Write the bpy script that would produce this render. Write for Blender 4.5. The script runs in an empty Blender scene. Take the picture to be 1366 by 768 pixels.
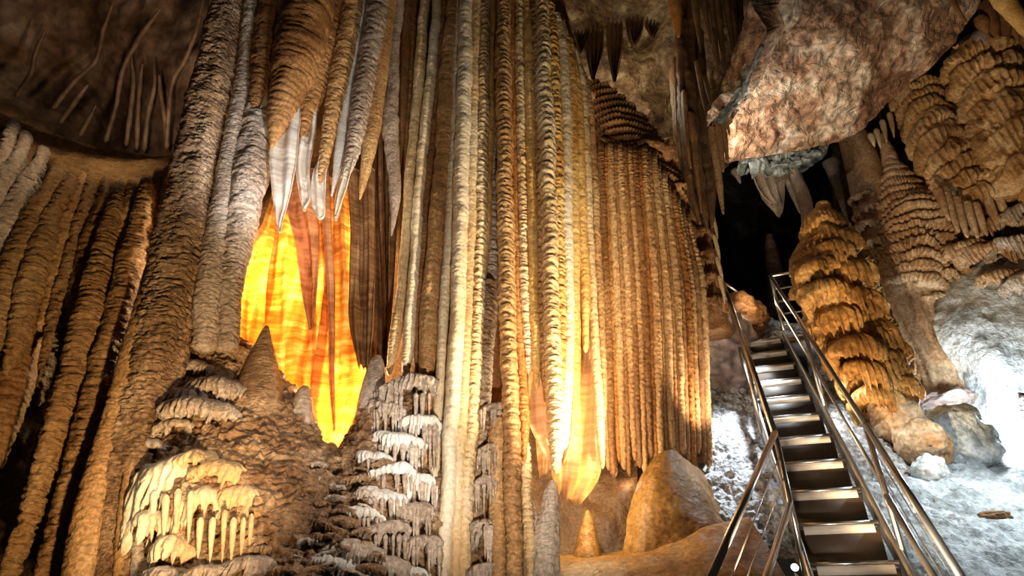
import bpy, math, random
import numpy as np
from mathutils import Matrix, Vector

random.seed(7)
RNG = np.random.default_rng(11)
S = bpy.context.scene
COL = S.collection

# ------------------------------------------------------------------ camera, world, lights, exposure
F, PITCH, EYE = 795.0, math.radians(29.32), 1.7
cam = bpy.data.cameras.new('camera'); cam.sensor_width = 36; cam.lens = 36 * F / 1366; cam.clip_end = 200
co = bpy.data.objects.new('camera', cam); COL.objects.link(co)
co.location = (0, 0, EYE); co.rotation_euler = (math.pi / 2 + PITCH, 0, 0); S.camera = co
CP, SP = math.cos(PITCH), math.sin(PITCH)

def P(px, py, D):
    """point seen at photo pixel (px, py) that lies D metres ahead of the viewer"""
    v = (384 - py) / F
    y = CP - v * SP
    k = D / y
    return np.array([(px - 683) / F * k, D, (SP + v * CP) * k + EYE])

def mpp(py, D):
    """metres per photo pixel at that place"""
    return D / (CP - (384 - py) / F * SP) / F

S.view_settings.view_transform = 'Standard'; S.view_settings.look = 'None'
S.view_settings.gamma = 1; S.view_settings.use_curve_mapping = False
S.view_settings.exposure = 0.0

w = bpy.data.worlds.new('world'); S.world = w; w.use_nodes = True
w.node_tree.nodes['Background'].inputs[0].default_value = (1.0, 0.8, 0.62, 1)
w.node_tree.nodes['Background'].inputs[1].default_value = 0.012

def lamp(name, loc, energy, color, target=None, angle=60, blend=0.6, radius=0.15):
    l = bpy.data.lights.new(name, 'SPOT' if target is not None else 'POINT')
    l.energy = energy; l.color = color; l.shadow_soft_size = radius
    o = bpy.data.objects.new(name, l); COL.objects.link(o); o.location = loc
    if target is not None:
        l.spot_size = math.radians(angle); l.spot_blend = blend
        d = Vector(target) - Vector(loc)
        o.rotation_euler = d.to_track_quat('-Z', 'Y').to_euler()
    return o

WARM, AMBER, WHITE, COOL = (1, .80, .55), (1, .62, .28), (1, .95, .88), (.78, .9, 1)
# floodlight low in front of the big fluted column, aimed up it
lamp('flood_front', P(1000, 775, 3.5), 1000, (1, .80, .54), P(690, 300, 4.7), 74, .7, .06)
lamp('flood_fill', P(690, 900, 2.2), 360, (1, .86, .70), P(690, 430, 4.7), 84, .9, .07)
lamp('flood_column_foot', P(850, 690, 4.5), 32, (1, .74, .38), P(765, 330, 5.0), 50, .8, .05)
lamp('flood_left', P(330, 980, 2.2), 430, (1, .67, .34), P(90, 330, 4.2), 76, .8, .06)
lamp('flood_mound', P(600, 380, 3.0), 60, (1, .86, .76), P(420, 640, 4.0), 80, .8, .05)
lamp('flood_mound_left', P(150, 560, 3.0), 13, (1, .84, .6), P(260, 680, 3.8), 70, .8, .05)
lamp('flood_curtain_tips', P(470, 520, 3.3), 270, (1, .93, .83), P(410, 190, 4.4), 50, .8, .06)
lamp('flood_leaning', P(420, 330, 3.3), 130, (.74, .84, 1), P(285, 100, 4.25), 60, .9, .05)
# lamp hidden behind the thin translucent drapery
lamp('lamp_behind_drapery', P(372, 400, 5.15), 150, (1, .84, .55), None, radius=.12)
lamp('lamp_behind_drapery_low', P(455, 560, 4.92), 75, (1, .88, .65), None, radius=.06)
lamp('lamp_behind_skirt', P(786, 652, 5.05), 16, (1, .82, .5), None, radius=.02)
lamp('lamp_behind_skirt_high', P(740, 560, 5.1), 40, (1, .82, .5), None, radius=.03)
lamp('lamp_behind_flutes', P(838, 640, 5.66), 1.2, (1, .78, .55), None, radius=.02)
lamp('flood_right_column', P(1000, 600, 5.3), 200, (1, .86, .66), P(880, 420, 6.0), 70, .8, .04)
lamp('flood_ceiling', P(984, 205, 6.3), 60, (1, .95, .88), P(1010, 150, 6.2), 160, .9, .05)
lamp('flood_ceiling_wide', P(1260, 800, 3.3), 210, (1, .86, .7), P(1130, 90, 5.5), 46, .9, .1)
lamp('flood_slope', P(1000, 420, 5.9), 420, COOL, P(985, 600, 6.1), 80, .9, .04)
lamp('stairs_fill', P(1060, 900, 2.6), 90, (1, .9, .78), P(1090, 600, 5.0), 36, .8, .06)  # fill light added to brighten the step fronts
lamp('flood_basin', P(1322, 537, 5.95), 70, (.78, .9, 1), None, radius=.08)
lamp('flood_basin_front', P(1400, 400, 4.0), 190, (.8, .92, 1), P(1280, 660, 5.0), 100, .9, .08)
lamp('flood_right_group', P(1180, 850, 3.3), 900, (1, .76, .48), P(1220, 280, 7.0), 50, .8, .06)
lamp('flood_gravel', P(1098, 500, 5.6), 40, COOL, P(1170, 600, 5.8), 120, .9, .04)
lamp('flood_landing', P(1010, 400, 6.9), 8, WARM, None, radius=.05)
lamp('recess_fill', P(175, 172, 5.4), 40, (1, .74, .5), P(185, 40, 5.9), 160, .9, .1)  # added unseen spot, brightens the recess rock from below
lamp('shelf_fill', P(170, 20, 3.9), 60, (1, .74, .45), P(110, 230, 4.8), 70, .9, .08)  # extra fill aimed down, added to lift the dark shelf top
lamp('flood_vault', P(835, 120, 6.5), 20, (1, .84, .6), None, radius=.05)

# ------------------------------------------------------------------ noise
def _h(i, j, k, seed):
    n = (i * 374761393 + j * 668265263 + k * 1440662683 + seed * 974634777) & 0xFFFFFFFF
    n = ((n ^ (n >> 13)) * 1274126177) & 0xFFFFFFFF
    return ((n ^ (n >> 16)) & 0xFFFF) / 65535.0

def vnoise(p, seed=0):
    f = np.floor(p); t = p - f; t = t * t * (3 - 2 * t)
    i, j, k = (f[..., a].astype(np.int64) for a in range(3))
    x, y, z = t[..., 0], t[..., 1], t[..., 2]
    def H(a, b, c): return _h(i + a, j + b, k + c, seed)
    c0 = (H(0, 0, 0) * (1 - x) + H(1, 0, 0) * x) * (1 - y) + (H(0, 1, 0) * (1 - x) + H(1, 1, 0) * x) * y
    c1 = (H(0, 0, 1) * (1 - x) + H(1, 0, 1) * x) * (1 - y) + (H(0, 1, 1) * (1 - x) + H(1, 1, 1) * x) * y
    return (c0 * (1 - z) + c1 * z) * 2 - 1

def fbm(p, oct=3, seed=0):
    a, s, o = 1.0, 0.0, 0.0
    for n in range(oct):
        o = o + a * vnoise(p * (2.03 ** n), seed + n); s += a; a *= .5
    return o / s

# ------------------------------------------------------------------ materials
MATS = {}
def rock(name, dark, mid, light, scale=2.5, vstretch=.25, bump=.5, bscale=30, wrinkle=1.0, rough=.52, fine=.4, bdist=.02, spec=.35, dist=.4, ramp=(.33, .68), det=5):
    m = bpy.data.materials.new(name); m.use_nodes = True; MATS[name] = m
    nt = m.node_tree; N = nt.nodes; L = nt.links; b = N['Principled BSDF']
    g = N.new('ShaderNodeNewGeometry')
    mp = N.new('ShaderNodeMapping'); mp.inputs['Scale'].default_value = (1, 1, vstretch); L.new(g.outputs['Position'], mp.inputs[0])
    n1 = N.new('ShaderNodeTexNoise'); n1.inputs['Scale'].default_value = scale; n1.inputs['Detail'].default_value = det
    n1.inputs['Roughness'].default_value = .6; n1.inputs['Distortion'].default_value = dist; L.new(mp.outputs[0], n1.inputs['Vector'])
    r = N.new('ShaderNodeValToRGB'); L.new(n1.outputs['Fac'], r.inputs[0])
    r.color_ramp.elements[0].position = ramp[0]; r.color_ramp.elements[0].color = (*dark, 1)
    r.color_ramp.elements[1].position = ramp[1]; r.color_ramp.elements[1].color = (*light, 1)
    e = r.color_ramp.elements.new(.5); e.color = (*mid, 1)
    n2 = N.new('ShaderNodeTexNoise'); n2.inputs['Scale'].default_value = bscale * 1.4; n2.inputs['Detail'].default_value = 3
    L.new(g.outputs['Position'], n2.inputs['Vector'])
    mr = N.new('ShaderNodeMapRange'); mr.inputs[1].default_value = .35; mr.inputs[2].default_value = .65
    mr.inputs[3].default_value = 1 - fine; mr.inputs[4].default_value = 1 + fine * .35; L.new(n2.outputs['Fac'], mr.inputs[0])
    mx = N.new('ShaderNodeMix'); mx.data_type = 'RGBA'; mx.blend_type = 'MULTIPLY'; mx.inputs[0].default_value = 1
    L.new(r.outputs[0], mx.inputs[6]); L.new(mr.outputs[0], mx.inputs[7]); L.new(mx.outputs[2], b.inputs['Base Color'])
    mp2 = N.new('ShaderNodeMapping'); mp2.inputs['Scale'].default_value = (1, 1, wrinkle); L.new(g.outputs['Position'], mp2.inputs[0])
    n3 = N.new('ShaderNodeTexNoise'); n3.inputs['Scale'].default_value = bscale; n3.inputs['Detail'].default_value = 4; n3.inputs['Roughness'].default_value = .6
    n3.inputs['Distortion'].default_value = .6; L.new(mp2.outputs[0], n3.inputs['Vector'])
    bp = N.new('ShaderNodeBump'); bp.inputs['Strength'].default_value = bump; bp.inputs['Distance'].default_value = bdist
    L.new(n3.outputs['Fac'], bp.inputs['Height']); L.new(bp.outputs[0], b.inputs['Normal'])
    b.inputs['Roughness'].default_value = rough; b.inputs['Specular IOR Level'].default_value = spec
    return m

rock('cream', (0.6, 0.37, 0.16), (0.8, 0.57, 0.3), (0.92, 0.76, 0.52), bump=.8, fine=.2)
rock('ivory', (0.72, 0.53, 0.3), (0.88, 0.73, 0.5), (0.94, 0.85, 0.68), bump=.7, fine=.15)
rock('white', (.66, .60, .52), (.82, .79, .72), (.92, .90, .86), bump=.4, fine=.2)
rock('tan', (0.34, 0.165, 0.06), (0.54, 0.3, 0.12), (0.7, 0.46, 0.22), bump=.8)
rock('brown', (0.17, 0.07, 0.022), (0.3, 0.14, 0.05), (0.46, 0.25, 0.1), bump=.6)
rock('gold', (0.52, 0.25, 0.06), (0.74, 0.44, 0.13), (0.88, 0.62, 0.25), bump=.7, fine=.2)
rock('rust', (0.26, 0.09, 0.02), (0.42, 0.17, 0.04), (0.56, 0.28, 0.09), bump=.8)
rock('grey', (.26, .18, .13), (.42, .32, .25), (.60, .50, .42), bump=.7)
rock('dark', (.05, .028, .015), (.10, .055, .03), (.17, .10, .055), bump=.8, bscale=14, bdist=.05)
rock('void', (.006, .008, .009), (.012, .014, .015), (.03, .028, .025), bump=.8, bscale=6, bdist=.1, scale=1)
rock('rough_tan', (0.22, 0.12, 0.055), (0.46, 0.29, 0.16), (0.66, 0.48, 0.32), bump=1, bscale=24, wrinkle=1.8, bdist=.04, fine=.5, scale=4)
rock('rough_pale', (.46, .34, .25), (.66, .53, .42), (.80, .70, .60), bump=.9, bscale=26, wrinkle=1.6, bdist=.03, fine=.35, scale=3)
rock('wrinkled', (.27, .13, .045), (.44, .245, .095), (.58, .37, .17), bump=.9, bscale=20, wrinkle=2.4, bdist=.04, fine=.35)
rock('scaly', (0.22, 0.115, 0.05), (0.44, 0.26, 0.13), (0.68, 0.48, 0.29), rough=.42, spec=.6, bump=1, bscale=22, wrinkle=1.8, bdist=.04, vstretch=1, scale=4)
rock('ceiling_rock', (.19, .085, .04), (.42, .235, .125), (.74, .58, .40), scale=1.8, vstretch=1, bump=1, bscale=7, bdist=.10, fine=.55, dist=.9, ramp=(.36, .66), det=9)
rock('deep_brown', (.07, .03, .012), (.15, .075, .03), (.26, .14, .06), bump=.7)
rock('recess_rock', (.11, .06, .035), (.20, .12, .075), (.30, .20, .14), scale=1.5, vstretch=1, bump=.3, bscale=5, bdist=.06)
rock('mottled', (.07, .035, .015), (.20, .12, .055), (.50, .40, .22), scale=2.2, vstretch=1, bump=.9, bscale=9, bdist=.06)
rock('teal_rock', (.14, .14, .12), (.28, .30, .27), (.46, .48, .44), scale=4, vstretch=1, bump=.9, bscale=12, bdist=.05)
rock('orange', (0.36, 0.15, 0.03), (0.56, 0.28, 0.075), (0.7, 0.42, 0.15), bump=.7, bscale=18, vstretch=.6, bdist=.03)
rock('right_tan', (0.36, 0.19, 0.08), (0.58, 0.36, 0.19), (0.74, 0.54, 0.33), bump=.6, bscale=20, vstretch=.6, bdist=.03)
rock('frost', (.22, .19, .17), (.70, .70, .71), (.90, .91, .93), bump=1, bscale=18, vstretch=1, scale=9, bdist=.05, fine=.5)
rock('frost_fine', (.34, .36, .33), (.74, .77, .76), (.88, .89, .89), bump=1, bscale=20, vstretch=1, scale=4.5, bdist=.03, fine=.3)
rock('gravel', (.16, .12, .09), (.42, .36, .31), (.82, .80, .78), bump=1, bscale=22, vstretch=1, scale=16, bdist=.04, fine=.5)
rock('bulb_gold', (.34, .16, .05), (.58, .33, .13), (.74, .50, .25), bump=.6, bscale=20, vstretch=.6, bdist=.03)
rock('sediment', (.20, .085, .016), (.29, .135, .028), (.38, .20, .055), bump=.6, bscale=20, vstretch=1, wrinkle=2, bdist=.02)
rock('pink_rock', (.26, .18, .15), (.42, .31, .26), (.56, .44, .38), vstretch=1, bump=.5, bscale=8, bdist=.04)

def thin_calcite(name, c1, c2, c3, trans=.6):
    m = bpy.data.materials.new(name); m.use_nodes = True; MATS[name] = m
    nt = m.node_tree; N = nt.nodes; L = nt.links; b = N['Principled BSDF']; out = N['Material Output']
    g = N.new('ShaderNodeNewGeometry')
    def noise(scale, sv, det=4):
        mp = N.new('ShaderNodeMapping'); mp.inputs['Scale'].default_value = sv; L.new(g.outputs['Position'], mp.inputs[0])
        n = N.new('ShaderNodeTexNoise'); n.inputs['Scale'].default_value = scale; n.inputs['Detail'].default_value = det
        n.inputs['Distortion'].default_value = .5; L.new(mp.outputs[0], n.inputs['Vector']); return n
    n1 = noise(5, (1.6, 1.6, .16)); n2 = noise(9, (.35, .35, 2.6), 5)
    ad = N.new('ShaderNodeMath'); ad.operation = 'ADD'; L.new(n1.outputs['Fac'], ad.inputs[0]); L.new(n2.outputs['Fac'], ad.inputs[1])
    hf = N.new('ShaderNodeMath'); hf.operation = 'MULTIPLY'; hf.inputs[1].default_value = .5; L.new(ad.outputs[0], hf.inputs[0])
    r = N.new('ShaderNodeValToRGB'); L.new(hf.outputs[0], r.inputs[0])
    r.color_ramp.elements[0].position = .37; r.color_ramp.elements[0].color = (*c1, 1)
    r.color_ramp.elements[1].position = .62; r.color_ramp.elements[1].color = (*c3, 1)
    e = r.color_ramp.elements.new(.5); e.color = (*c2, 1)
    L.new(r.outputs[0], b.inputs['Base Color']); b.inputs['Roughness'].default_value = .5
    t = N.new('ShaderNodeBsdfTranslucent'); L.new(r.outputs[0], t.inputs[0])
    bp = N.new('ShaderNodeBump'); bp.inputs['Strength'].default_value = .5; bp.inputs['Distance'].default_value = .02
    L.new(n2.outputs['Fac'], bp.inputs['Height']); L.new(bp.outputs[0], b.inputs['Normal'])
    mx = N.new('ShaderNodeMixShader'); mx.inputs[0].default_value = trans
    L.new(b.outputs[0], mx.inputs[1]); L.new(t.outputs[0], mx.inputs[2]); L.new(mx.outputs[0], out.inputs[0])
    return m
thin_calcite('amber_sheet', (.58, .26, .05), (.91, .58, .16), (1, .88, .5), .72)
thin_calcite('red_sheet', (.50, .22, .10), (.70, .38, .18), (.85, .55, .28), .5)
thin_calcite('brown_sheet', (.16, .07, .025), (.28, .14, .06), (.42, .25, .12), .35)
thin_calcite('white_sheet', (.72, .62, .48), (.86, .80, .70), (.95, .93, .88), .35)
thin_calcite('honey_sheet', (.62, .38, .16), (.82, .60, .33), (.92, .78, .52), .5)

def metal(name, col, rough=.3, metallic=1):
    m = bpy.data.materials.new(name); m.use_nodes = True; MATS[name] = m
    b = m.node_tree.nodes['Principled BSDF']; N = m.node_tree.nodes; L = m.node_tree.links
    n = N.new('ShaderNodeTexNoise'); n.inputs['Scale'].default_value = 18
    g = N.new('ShaderNodeNewGeometry'); L.new(g.outputs['Position'], n.inputs['Vector'])
    r = N.new('ShaderNodeValToRGB'); L.new(n.outputs['Fac'], r.inputs[0])
    r.color_ramp.elements[0].color = (*[c * .75 for c in col], 1); r.color_ramp.elements[1].color = (*col, 1)
    L.new(r.outputs[0], b.inputs['Base Color']); b.inputs['Metallic'].default_value = metallic; b.inputs['Roughness'].default_value = rough
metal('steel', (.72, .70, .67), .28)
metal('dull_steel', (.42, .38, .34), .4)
metal('nosing', (.80, .71, .60), .6, 0)
metal('riser', (.075, .045, .026), .6, 0)
metal('black', (.03, .03, .03), .5, 0)

# ------------------------------------------------------------------ object helpers
def mesh(name, V, Q, mat, parent=None, smooth=True):
    me = bpy.data.meshes.new(name)
    V = np.asarray(V, np.float32).reshape(-1, 3); Q = np.asarray(Q, np.int32)
    k = Q.shape[1]
    me.vertices.add(len(V)); me.vertices.foreach_set('co', V.ravel())
    me.loops.add(Q.size); me.loops.foreach_set('vertex_index', Q.ravel())
    me.polygons.add(len(Q)); me.polygons.foreach_set('loop_start', np.arange(0, Q.size, k, dtype=np.int32))
    me.update(calc_edges=True)
    if smooth: me.polygons.foreach_set('use_smooth', np.ones(len(Q), bool))
    me.materials.append(MATS[mat])
    o = bpy.data.objects.new(name, me); COL.objects.link(o)
    if parent is not None: adopt(o, parent)
    return o

def adopt(o, parent):
    o.parent = parent
    off = parent.location if parent.parent is None else Vector((0, 0, 0))   # parts keep world coordinates
    o.matrix_parent_inverse = Matrix.Translation(-off)

def tag(o, label, cat, group=None):
    o['label'] = label; o['category'] = cat; o['kind'] = 'thing'
    if group: o['group'] = group
    return o

def thing(name, label, cat, loc, group=None):
    o = bpy.data.objects.new(name, None); COL.objects.link(o); o.location = [float(c) for c in loc]
    o.empty_display_size = .1
    return tag(o, label, cat, group)

def structure(name, loc=None):
    o = bpy.data.objects.new(name, None); COL.objects.link(o); o['kind'] = 'structure'
    if loc is not None: o.location = [float(c) for c in loc]
    return o

def catmull(pts, t):
    """pts (k,c), t in [0,k-1]"""
    pts = np.asarray(pts, float); k = len(pts)
    if k == 2: return pts[0] + (pts[1] - pts[0]) * t[:, None]
    ext = np.vstack([2 * pts[0] - pts[1], pts, 2 * pts[-1] - pts[-2]])
    i = np.clip(np.floor(t).astype(int), 0, k - 2); f = (t - i)[:, None]
    a, b, c, d = ext[i], ext[i + 1], ext[i + 2], ext[i + 3]
    return .5 * (2 * b + (c - a) * f + (2 * a - 5 * b + 4 * c - d) * f ** 2 + (3 * b - a - 3 * c + d) * f ** 3)

def grid_quads(n, m, wrap):
    i = np.arange(n - 1)[:, None]; j = np.arange(m if wrap else m - 1)[None, :]
    j2 = (j + 1) % m
    return np.stack([i * m + j, i * m + j2, (i + 1) * m + j2, (i + 1) * m + j], -1).reshape(-1, 4)

SEED = [0]
def sweep(name, pts, mat, parent=None, seg=14, rough=.12, freq=9, bead=0, beadlen=.07, depth=1.0, step=2.2, jag=0, fin=0, taper_end=True, wob=.0, lobes=0, lobea=.12, tier=None, grain=None):
    """a dripstone rod along pixel stations (px, py, D, radius in px)"""
    SEED[0] += 1; sd = SEED[0]
    W = np.array([[*P(a, b, c), r * mpp(b, c)] for a, b, c, r in pts])
    length_px = sum(math.hypot(pts[i + 1][0] - pts[i][0], pts[i + 1][1] - pts[i][1]) for i in range(len(pts) - 1))
    n = int(max(10, min(640, length_px / step)))
    C = catmull(W, np.linspace(0, len(W) - 1, n)); r = np.maximum(C[:, 3], .002); X = C[:, :3]
    T = np.gradient(X, axis=0); T /= np.linalg.norm(T, axis=1)[:, None]
    B0 = np.array([0, 1.0, 0]); Sx = np.cross(T, B0); Sx /= np.linalg.norm(Sx, axis=1)[:, None]; By = np.cross(Sx, T)
    s = np.concatenate([[0], np.cumsum(np.linalg.norm(np.diff(X, axis=0), axis=1))])
    if wob:
        q = np.stack([s * 2.2, np.full(n, sd * 3.3), np.zeros(n)], -1)
        X = X + Sx * (fbm(q, 2, sd) * wob * r)[:, None]
    th = np.linspace(0, 2 * np.pi, seg, endpoint=False)
    cx, sx = np.cos(th), np.sin(th)
    pos = X[:, None] + r[:, None, None] * (cx[None, :, None] * Sx[:, None] + depth * sx[None, :, None] * By[:, None])
    k = 1 + rough * fbm(pos * freq, 3, sd) + rough * .8 * fbm(pos * freq * np.array([1, 1, .25]), 2, sd + 50)
    if bead:
        ph = s[:, None] / beadlen + 1.1 * fbm(pos * np.array([5, 5, 9]), 2, sd + 9)
        k = k + bead * (np.abs(np.sin(np.pi * ph)) ** .7 - .6)
    if lobes:
        k = k + lobea * np.cos(lobes * th + sd)[None, :]
    if tier:
        tl, ta_, tn, tc, tw = tier
        ph = s[:, None] / tl + tw * fbm(pos * np.array([2.2, 2.2, 1.2]), 3, sd + 60) + .25 * tw * fbm(pos * 9, 2, sd + 61)
        t_ = ph - np.floor(ph)
        prof = np.where(t_ < .5, np.sin(np.clip(t_ / .5, 0, 1) * np.pi / 2) ** .8, np.where(t_ < .86, 1.0 - .12 * (t_ - .5), np.clip((1 - t_) / .14, 0, 1) * .95))
        wv = tn * th[None, :] + 5 * fbm(pos * np.array([3, 3, .8]), 2, sd + 62) + 3 * np.floor(ph)
        rb = 1 - 2 * np.abs(np.sin(wv / 2))
        k = k + ta_ * (prof - .6) + tc * rb * np.clip((t_ - .25) * 3, 0, 1) * (.6 + .5 * fbm(pos * 3, 2, sd + 63))
    if grain:
        gf, ga = grain
        k = k + ga / r[:, None] * (1 - 2.4 * np.abs(fbm(pos * np.array([gf, gf, gf * 1.7]), 2, sd + 70)))
    if fin: k = k * (1 + fin * (np.abs(sx) ** 3)[None, :])
    e = np.ones(n); m_ = max(2, n // 60)
    if taper_end: e[-m_:] = np.sqrt(np.linspace(1, .05, m_)); e[0] = .3
    rr = (r * e)[:, None] * k
    V = X[:, None] + rr[..., None] * (cx[None, :, None] * Sx[:, None] + depth * sx[None, :, None] * By[:, None])
    V = V.reshape(-1, 3)
    Q = grid_quads(n, seg, True)
    caps = []
    for base in (0, (n - 1) * seg):
        for j in range(1, seg // 2):
            a = [base + j - 1, base + j, base + seg - 1 - j, base + seg - j if j > 1 else base + seg - 1]
            if j == 1: a = [base, base + 1, base + seg - 2, base + seg - 1]
            caps.append(a)
    Q = np.vstack([Q, np.array(caps)])
    return mesh(name, V, Q, mat, parent)

def surface(name, rows, mat, parent=None, nu=120, nv=120, noise=((1.2, .12), (5, .03)), thick=0, disp=None, jag=0, seed=None, hole=None):
    """rows: list of rows of (px, py, D); skin through them, roughened, optionally a slab"""
    SEED[0] += 1; sd = SEED[0] if seed is None else seed
    G = np.array([[P(*c) for c in r] for r in rows])
    R, Cn = G.shape[:2]
    tv = np.linspace(0, R - 1, nv); tu = np.linspace(0, Cn - 1, nu)
    A = np.stack([catmull(G[:, c], tv) for c in range(Cn)], 1)
    X = np.stack([catmull(A[i], tu) for i in range(nv)], 0)
    du = np.gradient(X, axis=1); dv = np.gradient(X, axis=0); Nn = np.cross(du, dv)
    Nn /= np.linalg.norm(Nn, axis=2)[..., None] + 1e-9
    toc = np.array([0, 0, EYE]) - X
    sg = np.sign((Nn * toc).sum(2).mean()); Nn *= sg
    h = np.zeros((nv, nu))
    for f, a in noise: h += a * fbm(X * f, 3, sd + int(f * 10))
    uu, vv = np.meshgrid(np.linspace(0, 1, nu), np.linspace(0, 1, nv))
    if disp is not None: h = h + disp(uu, vv, X)
    Y = X + Nn * h[..., None]
    if not thick: return mesh(name, Y.reshape(-1, 3), grid_quads(nv, nu, False), mat, parent)
    B = Y - Nn * thick
    V = np.vstack([Y.reshape(-1, 3), B.reshape(-1, 3)]); n = nu * nv
    q = grid_quads(nv, nu, False)
    ring = list(range(nu)) + [i * nu + nu - 1 for i in range(1, nv)] + [(nv - 1) * nu + j for j in range(nu - 2, -1, -1)] + [i * nu for i in range(nv - 2, 0, -1)]
    side = np.array([[ring[i], ring[(i + 1) % len(ring)], ring[(i + 1) % len(ring)] + n, ring[i] + n] for i in range(len(ring))])
    return mesh(name, V, np.vstack([q, q[:, ::-1] + n, side]), mat, parent)

def sheet(name, left, right, mat, parent=None, nu=70, nv=110, folds=(), thick=.018, jag=.0, depth=0, sd=None):
    """a hanging drapery: left and right edge as lists of (px, py, D) from top to tip"""
    SEED[0] += 1; sd = sd or SEED[0]
    tv = np.linspace(0, 1, nv)
    Lw = catmull([P(*c) for c in left], tv * (len(left) - 1)); Rw = catmull([P(*c) for c in right], tv * (len(right) - 1))
    u = np.linspace(0, 1, nu)
    X = Lw[:, None] * (1 - u)[None, :, None] + Rw[:, None] * u[None, :, None]
    if jag:
        q = np.stack([u * 9, np.full(nu, sd * 1.7), np.zeros(nu)], -1)
        X[..., 2] += (tv ** 6)[:, None] * (jag * fbm(q, 3, sd))[None, :]
    off = np.zeros((nv, nu))
    for f, a in folds: off += a * np.sin(2 * np.pi * (f * u[None, :] + .15 * np.sin(tv * 4 + f)[:, None] + sd * .37))
    off += .02 * fbm(X * 6, 3, sd) + depth * np.sin(np.pi * u)[None, :]
    th = thick * (.75 + .25 * fbm(X * 8, 2, sd + 3))
    A = X.copy(); A[..., 1] -= off + th; B = X.copy(); B[..., 1] -= off - th
    V = np.vstack([A.reshape(-1, 3), B.reshape(-1, 3)]); n = nu * nv
    q = grid_quads(nv, nu, False)
    ring = list(range(nu)) + [i * nu + nu - 1 for i in range(1, nv)] + [(nv - 1) * nu + j for j in range(nu - 2, -1, -1)] + [i * nu for i in range(nv - 2, 0, -1)]
    side = np.array([[ring[i], ring[(i + 1) % len(ring)], ring[(i + 1) % len(ring)] + n, ring[i] + n] for i in range(len(ring))])
    return mesh(name, V, np.vstack([q, q[:, ::-1] + n, side]), mat, parent)

def bell(name, px, py, D, rpx, mat, parent=None, dome=.7, drop=.7, ry=None, pitch=7.0, corr=.10, jitter=.22, tuck=.55, lean=0, tilt=.16):
    """a flowstone shelf: lumpy domed top, dripping skirt with a ragged hem, tucked in underneath; (px, py) is the lip"""
    SEED[0] += 1; sd = SEED[0]; rg = random.Random(sd)
    m = mpp(py, D); C = P(px, py, D); R = rpx * m; Ry = R * (ry or 1)
    nc = max(6, int(2 * math.pi * rpx / pitch))
    seg = min(320, nc * 7)
    th = np.linspace(0, 2 * np.pi, seg, endpoint=False)
    cth = np.stack([np.cos(th) * 2.2, np.sin(th) * 2.2, np.full(seg, sd * 2.1)], -1)
    wave = nc * th + 7 * fbm(cth * 1.1, 3, sd)
    rib = (1 - np.abs(np.sin(wave / 2)) * 2) * (.65 + .6 * fbm(cth * 1.7, 2, sd + 2)) + .35 * fbm(cth * nc * .35, 2, sd + 3)
    idx = np.floor(wave / (2 * np.pi)).astype(np.int64)
    hsh = _h(idx + 7, np.full(seg, 3, np.int64), np.full(seg, sd, np.int64), sd)
    ln = (.25 + .9 * hsh ** 1.6 + .5 * fbm(cth * 1.0, 2, sd + 5)) 
    ln = np.clip(ln, .12, 1.5) * (.35 + .65 * np.sqrt(np.clip((rib + 1) / 2, 0, 1)))
    rad, z, ca, hang = [], [], [], []
    for a in np.linspace(.04, 1, 10):
        rad.append(math.sin(a * math.pi / 2)); z.append(dome * R * math.cos(a * math.pi / 2)); ca.append(corr * a ** 2); hang.append(0)
    for v in np.linspace(.1, 1, 10):
        rad.append(1 + .05 * math.sin(v * 3) - .16 * v); z.append(0); ca.append(corr * (1 + .7 * v)); hang.append(v)
    for v in (.96, .7, .35):
        rad.append(tuck + (.8 - tuck) * v * .9); z.append(0); ca.append(corr * .6); hang.append(v * .8)
    rad, z, ca, hang = map(np.array, (rad, z, ca, hang))
    rr = rad[:, None] * (1 + ca[:, None] * rib[None, :])
    big = 1 + jitter * fbm(cth * .6, 3, sd + 20) + .5 * jitter * fbm(cth * 2.2, 2, sd + 21)
    rr = rr * big[None, :]
    x = R * rr * np.cos(th); y = Ry * rr * np.sin(th)
    zz = z[:, None] * np.ones(seg) - hang[:, None] * drop * R * ln[None, :] + .22 * R * fbm(cth * .8, 3, sd + 31)[None, :] * (rad[:, None])
    zz = zz + rg.uniform(-tilt, tilt) * x + rg.uniform(-tilt, tilt * .3) * y
    V = np.stack([x, y, zz], -1) + C
    V = V + (.09 * R) * fbm(V * (1.6 / max(R, .05)), 3, sd)[..., None] * np.array([1, 1, .8]) + .012 * fbm(V * 24, 2, sd + 4)[..., None]
    return mesh(name, V.reshape(-1, 3), grid_quads(len(rad), seg, True), mat, parent)

def box(name, c, ax, half, mat, parent=None):
    ax = [np.array(a, float) / np.linalg.norm(a) for a in ax]
    V = [np.array(c) + sum(s * h * a for s, h, a in zip(sg, half, ax)) for sg in
         [(-1, -1, -1), (1, -1, -1), (1, 1, -1), (-1, 1, -1), (-1, -1, 1), (1, -1, 1), (1, 1, 1), (-1, 1, 1)]]
    Q = [(0, 3, 2, 1), (4, 5, 6, 7), (0, 1, 5, 4), (1, 2, 6, 5), (2, 3, 7, 6), (3, 0, 4, 7)]
    return mesh(name, V, Q, mat, parent, False)

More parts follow.
